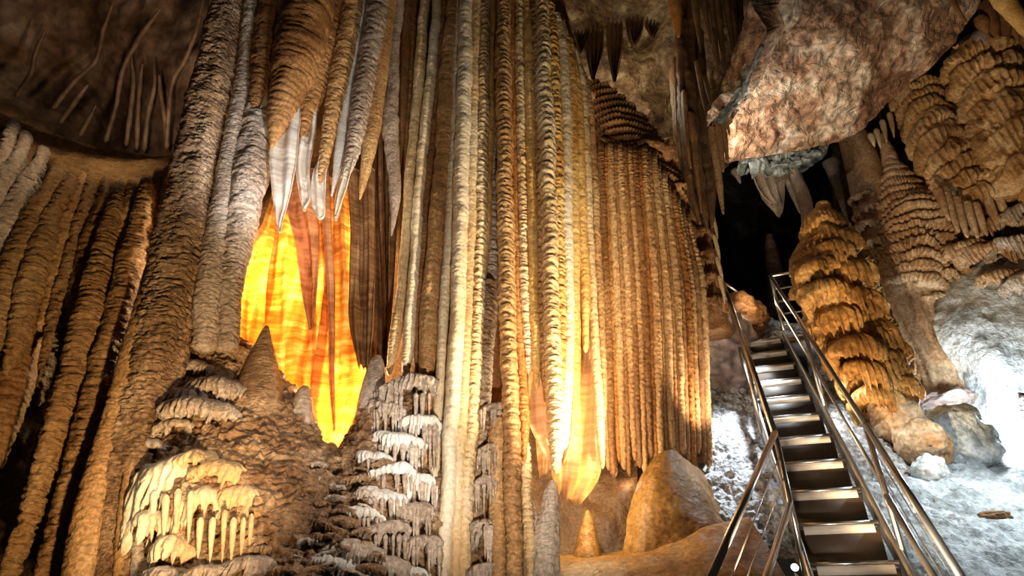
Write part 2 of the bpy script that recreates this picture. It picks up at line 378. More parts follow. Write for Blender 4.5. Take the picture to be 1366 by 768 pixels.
def bar(name, a, b, r, mat, parent=None, seg=10, square=False):
    a, b = np.array(a, float), np.array(b, float); t = b - a
    t = t / np.linalg.norm(t); ref = np.array([0, 0, 1.0]) if abs(t[2]) < .9 else np.array([0, 1.0, 0])
    u = np.cross(t, ref); u /= np.linalg.norm(u); v = np.cross(u, t)
    if square: return box(name, (a + b) / 2, (u, v, t), (r, r, np.linalg.norm(b - a) / 2), mat, parent)
    th = np.linspace(0, 2 * np.pi, seg, endpoint=False)
    ring = lambda c, k=1: c + k * r * (np.cos(th)[:, None] * u + np.sin(th)[:, None] * v)
    V = np.vstack([ring(a, .02), ring(a), ring(b), ring(b, .02)])
    o = mesh(name, V, grid_quads(4, seg, True), mat, parent)
    return o

# ================================================================== THE SETTING
wl = structure('wall_left')
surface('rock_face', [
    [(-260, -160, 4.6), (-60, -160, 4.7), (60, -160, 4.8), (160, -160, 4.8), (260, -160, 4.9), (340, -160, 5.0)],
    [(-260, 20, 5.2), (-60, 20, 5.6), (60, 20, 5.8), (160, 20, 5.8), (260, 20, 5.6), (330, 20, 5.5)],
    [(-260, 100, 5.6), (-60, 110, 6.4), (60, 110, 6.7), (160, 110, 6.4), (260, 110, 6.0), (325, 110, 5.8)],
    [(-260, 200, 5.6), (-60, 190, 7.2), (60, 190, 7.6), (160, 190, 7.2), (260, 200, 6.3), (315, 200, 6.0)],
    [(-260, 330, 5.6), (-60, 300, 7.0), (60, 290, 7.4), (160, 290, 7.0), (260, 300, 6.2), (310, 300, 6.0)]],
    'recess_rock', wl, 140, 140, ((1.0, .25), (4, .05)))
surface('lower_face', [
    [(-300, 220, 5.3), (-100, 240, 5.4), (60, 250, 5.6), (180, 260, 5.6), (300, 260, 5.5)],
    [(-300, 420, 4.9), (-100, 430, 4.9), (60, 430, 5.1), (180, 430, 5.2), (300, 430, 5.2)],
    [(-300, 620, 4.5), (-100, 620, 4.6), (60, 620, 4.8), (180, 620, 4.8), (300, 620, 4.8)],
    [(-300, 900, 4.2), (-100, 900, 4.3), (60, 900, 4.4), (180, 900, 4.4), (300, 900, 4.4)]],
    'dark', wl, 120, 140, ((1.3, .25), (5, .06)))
# branching calcite ribs that run down the recess wall
for pts in [
    [(272, -5), (262, 40), (247, 80), (232, 105), (226, 140), (222, 200)],
    [(215, 10), (190, 45), (172, 75), (162, 100), (155, 140), (140, 190)],
    [(175, 75), (178, 110), (174, 150), (168, 195)],
    [(190, 85), (186, 120), (184, 150), (182, 200)],
    [(205, 85), (206, 115), (198, 150), (192, 202)],
    [(150, 5), (138, 40), (128, 80), (100, 108), (70, 145)],
    [(118, 112), (104, 130), (90, 150), (80, 165)],
    [(128, 140), (118, 160), (106, 182)],
    [(60, 40), (48, 70), (40, 100), (20, 130)],
    [(212, 100), (215, 130), (220, 160), (222, 195)]]:
    def dep(x, y): return 5.55 + .0065 * max(0, y - 10) - (.003 * max(0, x - 170))
    sweep('calcite_rib', [(x, y, dep(x, y), 3.0 if i else 1.4) for i, (x, y) in enumerate(pts)], 'recess_rock', wl, seg=8, rough=.3, step=3)

wb = structure('wall_back')
surface('rock_face', [
    [(300, -200, 5.5), (400, -200, 5.6), (560, -200, 5.8), (760, -200, 7.8), (900, -200, 8.4)],
    [(290, 60, 5.8), (400, 60, 5.8), (560, 60, 6.0), (760, 60, 7.6), (900, 160, 8.2)],
    [(280, 300, 5.9), (400, 300, 6.0), (560, 300, 6.0), (760, 300, 6.9), (900, 300, 7.8)],
    [(250, 560, 5.6), (400, 560, 5.9), (560, 560, 6.0), (760, 560, 6.6), (960, 480, 7.4)],
    [(200, 900, 5.0), (400, 900, 5.2), (560, 900, 5.4), (760, 800, 6.0), (960, 760, 6.8)]],
    'brown', wb, 150, 150, ((1.2, .2), (5, .05)))

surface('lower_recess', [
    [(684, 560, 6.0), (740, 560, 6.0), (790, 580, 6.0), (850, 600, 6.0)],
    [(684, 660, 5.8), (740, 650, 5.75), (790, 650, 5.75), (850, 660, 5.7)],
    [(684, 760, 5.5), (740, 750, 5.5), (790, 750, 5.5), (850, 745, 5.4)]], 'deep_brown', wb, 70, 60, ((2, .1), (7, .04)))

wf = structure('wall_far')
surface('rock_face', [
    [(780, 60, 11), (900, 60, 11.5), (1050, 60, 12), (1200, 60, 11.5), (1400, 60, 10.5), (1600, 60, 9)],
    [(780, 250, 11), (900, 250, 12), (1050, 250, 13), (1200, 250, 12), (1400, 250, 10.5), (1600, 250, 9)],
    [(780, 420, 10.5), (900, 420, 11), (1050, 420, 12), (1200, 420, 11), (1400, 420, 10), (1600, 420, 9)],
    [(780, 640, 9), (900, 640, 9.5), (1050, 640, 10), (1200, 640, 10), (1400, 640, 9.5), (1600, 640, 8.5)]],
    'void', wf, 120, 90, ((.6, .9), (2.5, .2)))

ce = structure('ceiling')
surface('mottled_vault', [
    [(640, -260, 3.6), (760, -260, 3.8), (860, -260, 3.9), (960, -260, 4.0), (1080, -260, 4.0), (1240, -260, 3.9)],
    [(640, -60, 5.2), (760, -60, 5.4), (860, -60, 5.5), (960, -60, 5.3), (1080, -60, 4.9), (1240, -80, 4.6)],
    [(640, 60, 6.0), (760, 60, 6.4), (860, 60, 6.5), (960, 50, 6.0), (1080, 20, 5.5), (1240, 0, 5.2)],
    [(640, 180, 6.6), (760, 170, 7.0), (860, 170, 7.2), (940, 150, 7.0), (1080, 80, 6.4), (1240, 60, 6.2)],
    [(640, 300, 6.8), (760, 300, 7.2), (860, 290, 7.6), (940, 240, 7.6), (1080, 150, 7.4), (1240, 120, 7.2)]],
    'mottled', ce, 160, 150, ((1.0, .3), (4, .08), (10, .02)))
surface('lit_slab', [
    [(946, 204, 6.5), (968, 216, 6.7), (1020, 207, 6.8), (1075, 196, 6.7), (1140, 178, 6.5), (1195, 132, 6.1), (1245, 86, 5.7), (1305, 14, 5.2), (1350, -50, 4.9)],
    [(984, 156, 6.0), (992, 140, 6.0), (1030, 125, 5.9), (1075, 105, 5.7), (1130, 75, 5.4), (1180, 40, 5.2), (1235, -5, 4.9), (1300, -60, 4.6), (1370, -110, 4.4)],
    [(1014, 106, 5.5), (1012, 75, 5.3), (1040, 45, 5.1), (1080, 10, 4.8), (1130, -30, 4.5), (1180, -60, 4.3), (1240, -90, 4.2), (1310, -130, 4.1), (1400, -170, 4.0)],
    [(1044, 36, 4.8), (1035, 0, 4.6), (1065, -30, 4.4), (1100, -70, 4.2), (1150, -110, 4.0), (1200, -140, 3.8), (1260, -170, 3.7), (1340, -210, 3.6), (1430, -250, 3.5)]],
    'ceiling_rock', ce, 300, 200, ((1.0, .14), (3.5, .09), (11, .03)), thick=.35)
surface('teal_ledge', [
    [(985, 216, 7.0), (1010, 208, 7.0), (1045, 204, 7.0), (1080, 198, 7.0), (1108, 186, 7.0)],
    [(1000, 224, 6.95), (1018, 222, 6.9), (1046, 220, 6.9), (1075, 214, 6.9), (1100, 204, 6.95)],
    [(1010, 226, 7.2), (1025, 230, 7.2), (1046, 230, 7.2), (1070, 222, 7.2), (1095, 210, 7.2)]],
    'teal_rock', ce, 140, 60, ((3, .16), (9, .09)), thick=.2)
surface('teal_rim', [
    [(926, 190, 6.3), (948, 165, 6.0), (968, 140, 5.75), (985, 108, 5.45), (1008, 60, 5.0)],
    [(934, 192, 6.25), (956, 168, 5.95), (977, 143, 5.7), (993, 112, 5.4), (1016, 62, 4.95)],
    [(936, 198, 6.35), (960, 172, 6.05), (980, 147, 5.8), (997, 116, 5.5), (1020, 66, 5.05)]],
    'teal_rock', ce, 140, 30, ((3, .10), (9, .07)), thick=.07)
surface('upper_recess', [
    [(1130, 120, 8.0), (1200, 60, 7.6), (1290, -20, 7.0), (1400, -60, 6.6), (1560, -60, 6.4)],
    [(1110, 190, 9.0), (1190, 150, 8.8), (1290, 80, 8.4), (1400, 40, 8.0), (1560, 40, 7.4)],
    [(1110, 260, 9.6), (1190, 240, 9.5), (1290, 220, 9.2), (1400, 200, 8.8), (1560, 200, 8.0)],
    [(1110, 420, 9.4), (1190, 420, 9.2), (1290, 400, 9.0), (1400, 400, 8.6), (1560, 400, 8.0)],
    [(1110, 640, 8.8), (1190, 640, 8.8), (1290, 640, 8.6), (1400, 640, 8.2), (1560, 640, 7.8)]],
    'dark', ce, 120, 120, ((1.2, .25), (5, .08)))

fl = structure('floor')
surface('sediment_ledge', [
    [(640, 700, 6.6), (760, 700, 6.6), (840, 690, 6.6), (900, 660, 6.6), (950, 640, 6.6), (1000, 640, 6.6)],
    [(640, 738, 5.6), (760, 735, 5.6), (840, 728, 5.6), (900, 712, 5.6), (950, 694, 5.6), (1000, 700, 5.6)],
    [(640, 752, 4.9), (760, 750, 4.9), (840, 745, 4.9), (900, 728, 4.9), (950, 706, 4.9), (1000, 690, 4.9)],
    [(640, 830, 4.3), (760, 830, 4.3), (840, 830, 4.3), (900, 815, 4.3), (950, 800, 4.3), (1060, 800, 4.3)],
    [(640, 1100, 3.9), (760, 1100, 3.9), (840, 1100, 3.9), (900, 1100, 3.9), (950, 1100, 3.9), (1080, 1100, 3.9)]],
    'sediment', fl, 120, 120, ((1.5, .06), (8, .02)))
surface('calcite_slope', [
    [(900, 470, 8.0), (930, 440, 8.0), (965, 425, 8.0), (1000, 420, 8.0), (1060, 430, 8.0), (1110, 440, 8.0)],
    [(890, 560, 7.0), (930, 535, 7.0), (965, 520, 7.0), (1005, 520, 7.0), (1060, 530, 7.0), (1110, 540, 7.0)],
    [(900, 640, 6.2), (935, 610, 6.2), (970, 590, 6.2), (1010, 590, 6.2), (1060, 600, 6.2), (1110, 600, 6.2)],
    [(930, 690, 5.5), (960, 680, 5.5), (985, 665, 5.5), (1020, 655, 5.5), (1070, 660, 5.5), (1110, 660, 5.5)],
    [(960, 730, 5.1), (975, 735, 5.1), (1000, 735, 5.1), (1030, 740, 5.1), (1070, 745, 5.1), (1110, 750, 5.1)]],
    'frost', fl, 240, 280, ((1.5, .12), (7, .06), (18, .04)))
surface('white_basin', [
    [(1060, 560, 7.6), (1130, 560, 7.6), (1190, 560, 7.8), (1250, 560, 8.2), (1300, 552, 8.4), (1380, 548, 8.2), (1520, 548, 7.8)],
    [(1060, 610, 6.2), (1130, 610, 6.2), (1190, 610, 6.2), (1250, 605, 6.5), (1300, 600, 6.6), (1380, 595, 6.6), (1520, 590, 6.4)],
    [(1060, 665, 5.4), (1130, 660, 5.3), (1190, 650, 5.2), (1250, 645, 5.3), (1300, 648, 5.3), (1380, 655, 5.3), (1520, 655, 5.2)],
    [(1060, 720, 4.8), (1130, 720, 4.7), (1190, 715, 4.6), (1250, 710, 4.6), (1300, 710, 4.6), (1380, 710, 4.6), (1520, 710, 4.6)],
    [(1060, 840, 4.2), (1130, 840, 4.0), (1190, 840, 3.9), (1250, 830, 3.9), (1300, 830, 3.9), (1380, 830, 3.9), (1520, 830, 3.9)],
    [(1060, 1100, 3.8), (1130, 1100, 3.6), (1190, 1100, 3.5), (1250, 1100, 3.5), (1300, 1100, 3.5), (1380, 1100, 3.5), (1520, 1100, 3.5)]],
    'frost_fine', fl, 320, 320, ((1.5, .10), (6, .06), (16, .035)))
surface('gravel_slope', [
    [(1075, 470, 7.2), (1100, 470, 7.2), (1130, 480, 7.2), (1160, 500, 7.2), (1200, 540, 7.2)],
    [(1085, 540, 6.3), (1115, 535, 6.2), (1150, 545, 6.2), (1180, 565, 6.2), (1225, 600, 6.3)],
    [(1100, 610, 5.6), (1130, 600, 5.5), (1165, 605, 5.5), (1200, 620, 5.5), (1245, 640, 5.6)],
    [(1120, 700, 5.2), (1140, 680, 5.1), (1170, 665, 5.1), (1200, 655, 5.15), (1235, 650, 5.3)]],
    'gravel', fl, 120, 130, ((2, .06), (9, .04), (22, .018)))

# ================================================================== THE LEFT HANGING CURTAIN
hc = thing('flowstone_curtain', 'wide brown flowstone shelf with long hanging flutes, beneath the ribbed rock recess', 'flowstone', P(80, 768, 4.3))
surface('shelf_top', [
    [(-220, 60, 5.6), (-60, 110, 5.6), (40, 165, 5.6), (110, 190, 5.6), (180, 202, 5.6), (260, 208, 5.4)],
    [(-220, 90, 4.8), (-60, 130, 4.9), (30, 180, 4.95), (100, 214, 5.0), (170, 230, 5.0), (260, 230, 4.9)],
    [(-220, 120, 4.4), (-60, 150, 4.5), (15, 190, 4.6), (90, 232, 4.7), (160, 258, 4.75), (260, 258, 4.7)],
    [(-220, 180, 4.2), (-60, 200, 4.3), (10, 230, 4.4), (80, 265, 4.5), (160, 290, 4.6), (260, 290, 4.6)],
    [(-220, 300, 4.6), (-60, 320, 4.7), (0, 340, 4.8), (70, 350, 4.9), (160, 360, 5.0), (260, 360, 5.0)]],
    'wrinkled', hc, 150, 120, ((1.5, .08), (7, .05), (18, .015)))
for a, m in [
    ([(13, 182, 4.5, 5), (-5, 235, 4.3, 12), (-40, 330, 4.2, 12), (-90, 450, 4.1, 6)], 'rough_pale'),
    ([(30, 198, 4.5, 5), (8, 250, 4.3, 12), (-20, 330, 4.25, 12), (-60, 440, 4.2, 7)], 'rough_pale'),
    ([(53, 218, 4.5, 5), (30, 262, 4.33, 11), (-5, 345, 4.3, 13), (-50, 470, 4.2, 9)], 'rough_pale'),
    ([(76, 238, 4.4, 8), (48, 295, 4.36, 13), (22, 360, 4.3, 15), (-2, 440, 4.25, 10), (-20, 500, 4.2, 3)], 'wrinkled'),
    ([(94, 250, 4.45, 8), (72, 300, 4.4, 13), (48, 370, 4.33, 16), (26, 450, 4.3, 11), (8, 500, 4.3, 1.5)], 'wrinkled'),
    ([(108, 254, 4.5, 6), (92, 300, 4.45, 9), (75, 370, 4.4, 9), (60, 425, 4.35, 5), (53, 442, 4.35, 1)], 'tan'),
    ([(120, 258, 4.5, 6), (104, 320, 4.45, 9), (86, 400, 4.4, 11), (66, 480, 4.35, 8), (52, 542, 4.3, 1)], 'wrinkled'),
    ([(142, 262, 4.5, 7), (122, 330, 4.45, 11), (104, 400, 4.4, 10), (96, 440, 4.4, 7), (82, 500, 4.4, 2)], 'brown'),
    ([(158, 268, 4.45, 8), (140, 340, 4.35, 13), (122, 420, 4.25, 17), (88, 540, 4.15, 15), (42, 680, 4.05, 11), (5, 790, 4.0, 7)], 'wrinkled'),
    ([(176, 262, 4.5, 6), (160, 330, 4.45, 8), (146, 390, 4.4, 7), (132, 450, 4.4, 2)], 'tan'),
    ([(196, 262, 4.45, 8), (182, 330, 4.38, 13), (166, 410, 4.3, 17), (134, 530, 4.2, 17), (96, 650, 4.1, 13), (56, 780, 4.0, 8)], 'wrinkled'),
    ([(214, 250, 4.6, 8), (204, 320, 4.55, 12), (192, 400, 4.5, 11), (165, 510, 4.4, 8), (140, 590, 4.35, 3)], 'brown'),
    ([(228, 245, 4.6, 8), (218, 310, 4.55, 10), (205, 390, 4.5, 9), (180, 480, 4.45, 6), (160, 560, 4.4, 2)], 'tan'),
    ([(60, 330, 4.6, 12), (40, 420, 4.55, 18), (10, 540, 4.5, 16), (-25, 660, 4.4, 6)], 'brown'),
    ([(105, 440, 4.55, 10), (80, 540, 4.5, 14), (55, 620, 4.45, 12), (30, 720, 4.4, 5)], 'dark'),
    ([(140, 430, 4.6, 10), (118, 560, 4.55, 14), (90, 680, 4.5, 12), (70, 780, 4.4, 7)], 'dark')]:
    a = [(a[0][0] + 5, a[0][1] - 16, a[0][2] + .35, a[0][3] * 1.1)] + a
    sweep('flute', a, m, hc, rough=.2, freq=7, bead=.06, beadlen=.05, seg=26, depth=1.3, step=1.4, grain=(16, .016))

# ================================================================== LEANING COLUMNS LEFT OF THE GLOWING DRAPERY
o = sweep('limestone_column', [(330, -80, 4.35, 18), (306, 0, 4.3, 19), (288, 90, 4.27, 23), (268, 192, 4.2, 27), (250, 290, 4.15, 30), (232, 384, 4.1, 33), (212, 470, 4.05, 31), (192, 550, 4.05, 30), (170, 640, 4.05, 34), (150, 800, 4.0, 36)],
          'rough_tan', seg=80, rough=.14, freq=9, step=1.4, lobes=5, lobea=.05, grain=(22, .02))
tag(o, 'thick coarse leaning column between the hanging flowstone curtain and two slim pale columns', 'column')
o = sweep('limestone_column', [(252, 245, 4.3, 10), (225, 320, 4.2, 14), (203, 390, 4.05, 16), (176, 490, 3.98, 17), (150, 575, 3.95, 16), (126, 660, 3.9, 20), (104, 790, 3.85, 22)], 'tan', seg=40, rough=.1, freq=8, step=1.4, grain=(24, .007))
tag(o, 'smooth tan column running down along the outer flank of the thick coarse leaning column', 'column')
o = sweep('limestone_column', [(362, -60, 4.4, 14), (344, 0, 4.35, 15), (328, 100, 4.3, 12), (309, 192, 4.2, 11), (293, 290, 4.15, 14), (279, 384, 4.1, 17), (273, 470, 4.1, 14)], 'rough_pale', seg=40, rough=.1, freq=10, step=1.4, grain=(26, .009))
tag(o, 'slim pale smooth column directly beside the thick coarse leaning column', 'column')
o = sweep('limestone_column', [(378, 10, 4.5, 10), (366, 60, 4.45, 17), (346, 160, 4.35, 22), (334, 230, 4.25, 22), (318, 320, 4.2, 18), (308, 384, 4.15, 14), (303, 470, 4.15, 13)], 'rough_pale', seg=44, rough=.14, freq=11, step=1.4, grain=(24, .013))
tag(o, 'pale rough column touching the edge of the glowing amber drapery', 'column')

# ================================================================== STALACTITES OVER THE GLOWING DRAPERY
def tipped(name, label, path, mat, tip=None, tipmat='white', **k):
    o = sweep(name, path, mat, **k)
    tag(o, label, 'stalactite')
    if tip:
        l, r = tip
        t = sheet('white_tip', l, r, 'white_sheet' if tipmat == 'white' else tipmat, o, nu=24, nv=60, folds=((1.5, .02),), thick=.02, jag=.04)
        t['label'] = 'thin white blade-like tip'
    return o
K = dict(seg=34, rough=.14, freq=8, bead=.05, beadlen=.06, step=1.4, grain=(20, .012))
tipped('stalactite', 'narrow brown stalactite at the outer end of the row, touching the pale rough column',
       [(372, -60, 4.3, 14), (364, 0, 4.28, 16), (352, 80, 4.25, 16), (344, 125, 4.2, 9), (337, 150, 4.2, 2)], 'brown',
       ([(366, 95, 4.24), (358, 120, 4.24), (350, 145, 4.22), (345, 160, 4.22)], [(371, 100, 4.24), (368, 135, 4.24), (362, 175, 4.22), (352, 200, 4.22)]), **K)
tipped('stalactite', 'thickest brown stalactite, ridged all round, with a broad white blade below it',
       [(428, -80, 4.25, 32), (412, 0, 4.2, 34), (398, 70, 4.15, 31), (382, 125, 4.12, 22), (370, 165, 4.1, 13), (362, 198, 4.1, 2)], 'brown',
       ([(392, 122, 4.16), (374, 165, 4.15), (362, 205, 4.15), (363, 250, 4.15), (367, 285, 4.15), (371, 306, 4.15)],
        [(399, 116, 4.16), (399, 160, 4.15), (396, 200, 4.15), (389, 250, 4.15), (382, 275, 4.15), (374, 306, 4.15)]), seg=30, rough=.12, freq=7, bead=.12, beadlen=.07)
tipped('stalactite', 'ridged brown stalactite behind the thickest one, with a cream pointed tip',
       [(452, -80, 4.45, 20), (440, 0, 4.4, 22), (426, 80, 4.36, 20), (412, 140, 4.3, 13), (400, 195, 4.3, 3)], 'brown',
       ([(416, 140, 4.3), (402, 180, 4.3), (394, 220, 4.3), (398, 255, 4.3), (404, 278, 4.3)], [(424, 140, 4.3), (420, 180, 4.3), (414, 225, 4.3), (414, 265, 4.3), (407, 279, 4.3)]), **K)
tipped('stalactite', 'brown stalactite with a notched double white tip, next to the thin all-white one',
       [(486, -80, 4.45, 13), (472, 0, 4.42, 14), (456, 90, 4.38, 13), (442, 160, 4.33, 10), (430, 225, 4.3, 5), (424, 250, 4.3, 2)], 'tan',
       ([(432, 190, 4.3), (418, 230, 4.3), (415, 255, 4.3), (418, 280, 4.3), (425, 291, 4.3)], [(437, 185, 4.3), (436, 225, 4.3), (434, 255, 4.3), (433, 285, 4.3), (428, 292, 4.3)]), **K)
o = sweep('stalactite', [(496, -60, 4.5, 6), (487, 0, 4.46, 7), (474, 80, 4.42, 6), (462, 140, 4.4, 6), (453, 200, 4.38, 7), (447, 240, 4.36, 4), (442, 262, 4.36, 1)], 'white', seg=12, rough=.15, freq=12)
tag(o, 'thin greenish white stalactite squeezed between two brown ones', 'stalactite')
tipped('stalactite', 'mauve-brown stalactite ending in a long white blade, beside the thin greenish white stalactite',
       [(520, -80, 4.45, 13), (506, 0, 4.42, 14), (492, 80, 4.38, 14), (480, 150, 4.35, 12), (470, 205, 4.32, 8), (458, 240, 4.3, 3)], 'grey',
       ([(470, 190, 4.32), (458, 225, 4.3), (448, 258, 4.3), (446, 290, 4.3)], [(478, 190, 4.32), (470, 225, 4.3), (460, 260, 4.3), (449, 291, 4.3)]), **K)
o = sweep('stalactite', [(526, -80, 4.55, 11), (517, 0, 4.5, 12), (508, 80, 4.46, 12), (500, 150, 4.43, 11), (492, 200, 4.4, 9), (484, 245, 4.4, 5), (480, 266, 4.4, 1)], 'tan', seg=20, rough=.12, freq=9, bead=.05, beadlen=.05)
tag(o, 'pinkish brown stalactite with a plain blunt point, no white tip', 'stalactite')
o = sweep('stalactite', [(538, -60, 4.6, 8), (531, 0, 4.57, 8), (526, 60, 4.54, 7), (524, 120, 4.5, 8), (520, 160, 4.5, 11), (525, 220, 4.5, 9), (527, 270, 4.5, 6), (522, 315, 4.5, 1)], 'grey', seg=16, rough=.2, freq=10)
tag(o, 'long grey stalactite reaching lowest of the row, beside the fluted column', 'stalactite')
o = sweep('stalactite', [(552, -60, 4.7, 6), (546, 0, 4.68, 6), (540, 90, 4.66, 6), (536, 170, 4.64, 5), (531, 250, 4.62, 1)], 'brown', seg=12, rough=.15)
tag(o, 'thin dark brown stalactite tucked against the pale edge flutes of the big column', 'stalactite')

# ================================================================== THE GLOWING DRAPERY
gd = thing('cave_drapery', 'thin translucent drapery glowing amber and orange from a lamp behind it', 'drapery', P(430, 600, 4.6))
sheet('sheet', [(366, 255, 4.75), (352, 300, 4.75), (322, 350, 4.72), (316, 400, 4.7), (318, 445, 4.7), (326, 482, 4.7)],
      [(374, 255, 4.75), (376, 300, 4.75), (372, 350, 4.74), (366, 400, 4.72), (352, 440, 4.7), (330, 482, 4.7)], 'amber_sheet', gd, 60, 110, ((2.0, .025), (5, .008)), .012, .03)
sheet('sheet', [(372, 250, 4.7), (366, 310, 4.68), (356, 370, 4.66), (354, 430, 4.65), (360, 480, 4.64), (370, 534, 4.62)],
      [(390, 250, 4.68), (404, 310, 4.66), (416, 370, 4.64), (420, 430, 4.62), (418, 480, 4.62), (414, 516, 4.62)], 'amber_sheet', gd, 60, 120, ((1.5, .03), (4, .01)), .012, .03)
sheet('sheet', [(396, 250, 4.72), (400, 310, 4.7), (408, 370, 4.68), (412, 430, 4.66), (414, 516, 4.64)], [(440, 250, 4.72), (440, 310, 4.7), (442, 370, 4.68), (440, 430, 4.66), (424, 560, 4.64)], 'amber_sheet', gd, 50, 100, ((1.5, .03), (4, .01)), .012, .03)
r = sheet('sheet', [(378, 225, 4.62), (384, 280, 4.6), (396, 330, 4.6), (404, 390, 4.6), (414, 440, 4.62)], [(420, 225, 4.62), (424, 280, 4.6), (426, 330, 4.6), (424, 390, 4.6), (418, 440, 4.62)], 'red_sheet', gd, 40, 110, ((1.2, .03), (3, .012)), .015, .02)
r['label'] = 'reddish upper sheet with fine cross ribs'
r = sheet('sheet', [(424, 225, 4.6), (430, 300, 4.58), (436, 380, 4.57), (438, 450, 4.57), (440, 520, 4.57), (446, 575, 4.57)], [(438, 225, 4.6), (442, 300, 4.58), (446, 380, 4.57), (446, 450, 4.57), (446, 520, 4.57), (448, 576, 4.57)], 'red_sheet', gd, 16, 90, ((1, .01),), .015, .02)
r['label'] = 'narrow reddish fold down the middle'
r = sheet('sheet', [(462, 225, 4.56), (468, 300, 4.56), (466, 380, 4.55), (466, 430, 4.55), (478, 488, 4.55)], [(500, 225, 4.56), (500, 300, 4.56), (500, 380, 4.55), (499, 430, 4.55), (494, 492, 4.55)], 'brown_sheet', gd, 40, 90, ((1.4, .03), (4, .012)), .02, .04)
r['label'] = 'opaque dark brown sheet on the inner flank'
sheet('sheet', [(440, 235, 4.7), (436, 310, 4.68), (434, 380, 4.65), (426, 450, 4.62), (418, 520, 4.6), (428, 596, 4.56)],
      [(468, 235, 4.7), (476, 310, 4.68), (482, 380, 4.66), (487, 450, 4.64), (489, 520, 4.62), (448, 602, 4.56)], 'amber_sheet', gd, 70, 130, ((1.3, .035), (3.5, .012)), .012, .05)
dk = thing('cave_drapery', 'dark brown ribbed drapery hanging behind, between the glowing amber sheet and the fluted column', 'drapery', P(510, 510, 4.9))
for l, r, m in [([(468, 160), (466, 260), (472, 360), (478, 440), (486, 520)], [(492, 160), (494, 260), (498, 360), (500, 440), (498, 530)], 'brown_sheet'),
                ([(488, 150), (490, 260), (496, 360), (498, 440), (500, 510)], [(512, 150), (512, 260), (514, 360), (514, 440), (512, 500)], 'brown_sheet'),
                ([(508, 140), (509, 260), (511, 360), (512, 430), (512, 490)], [(532, 140), (530, 260), (526, 360), (522, 430), (518, 480)], 'brown_sheet')]:
    sheet('sheet', [(x, y, 4.85) for x, y in l], [(x, y, 4.8) for x, y in r], m, dk, 30, 90, ((1.0, .05), (3, .015)), .02)

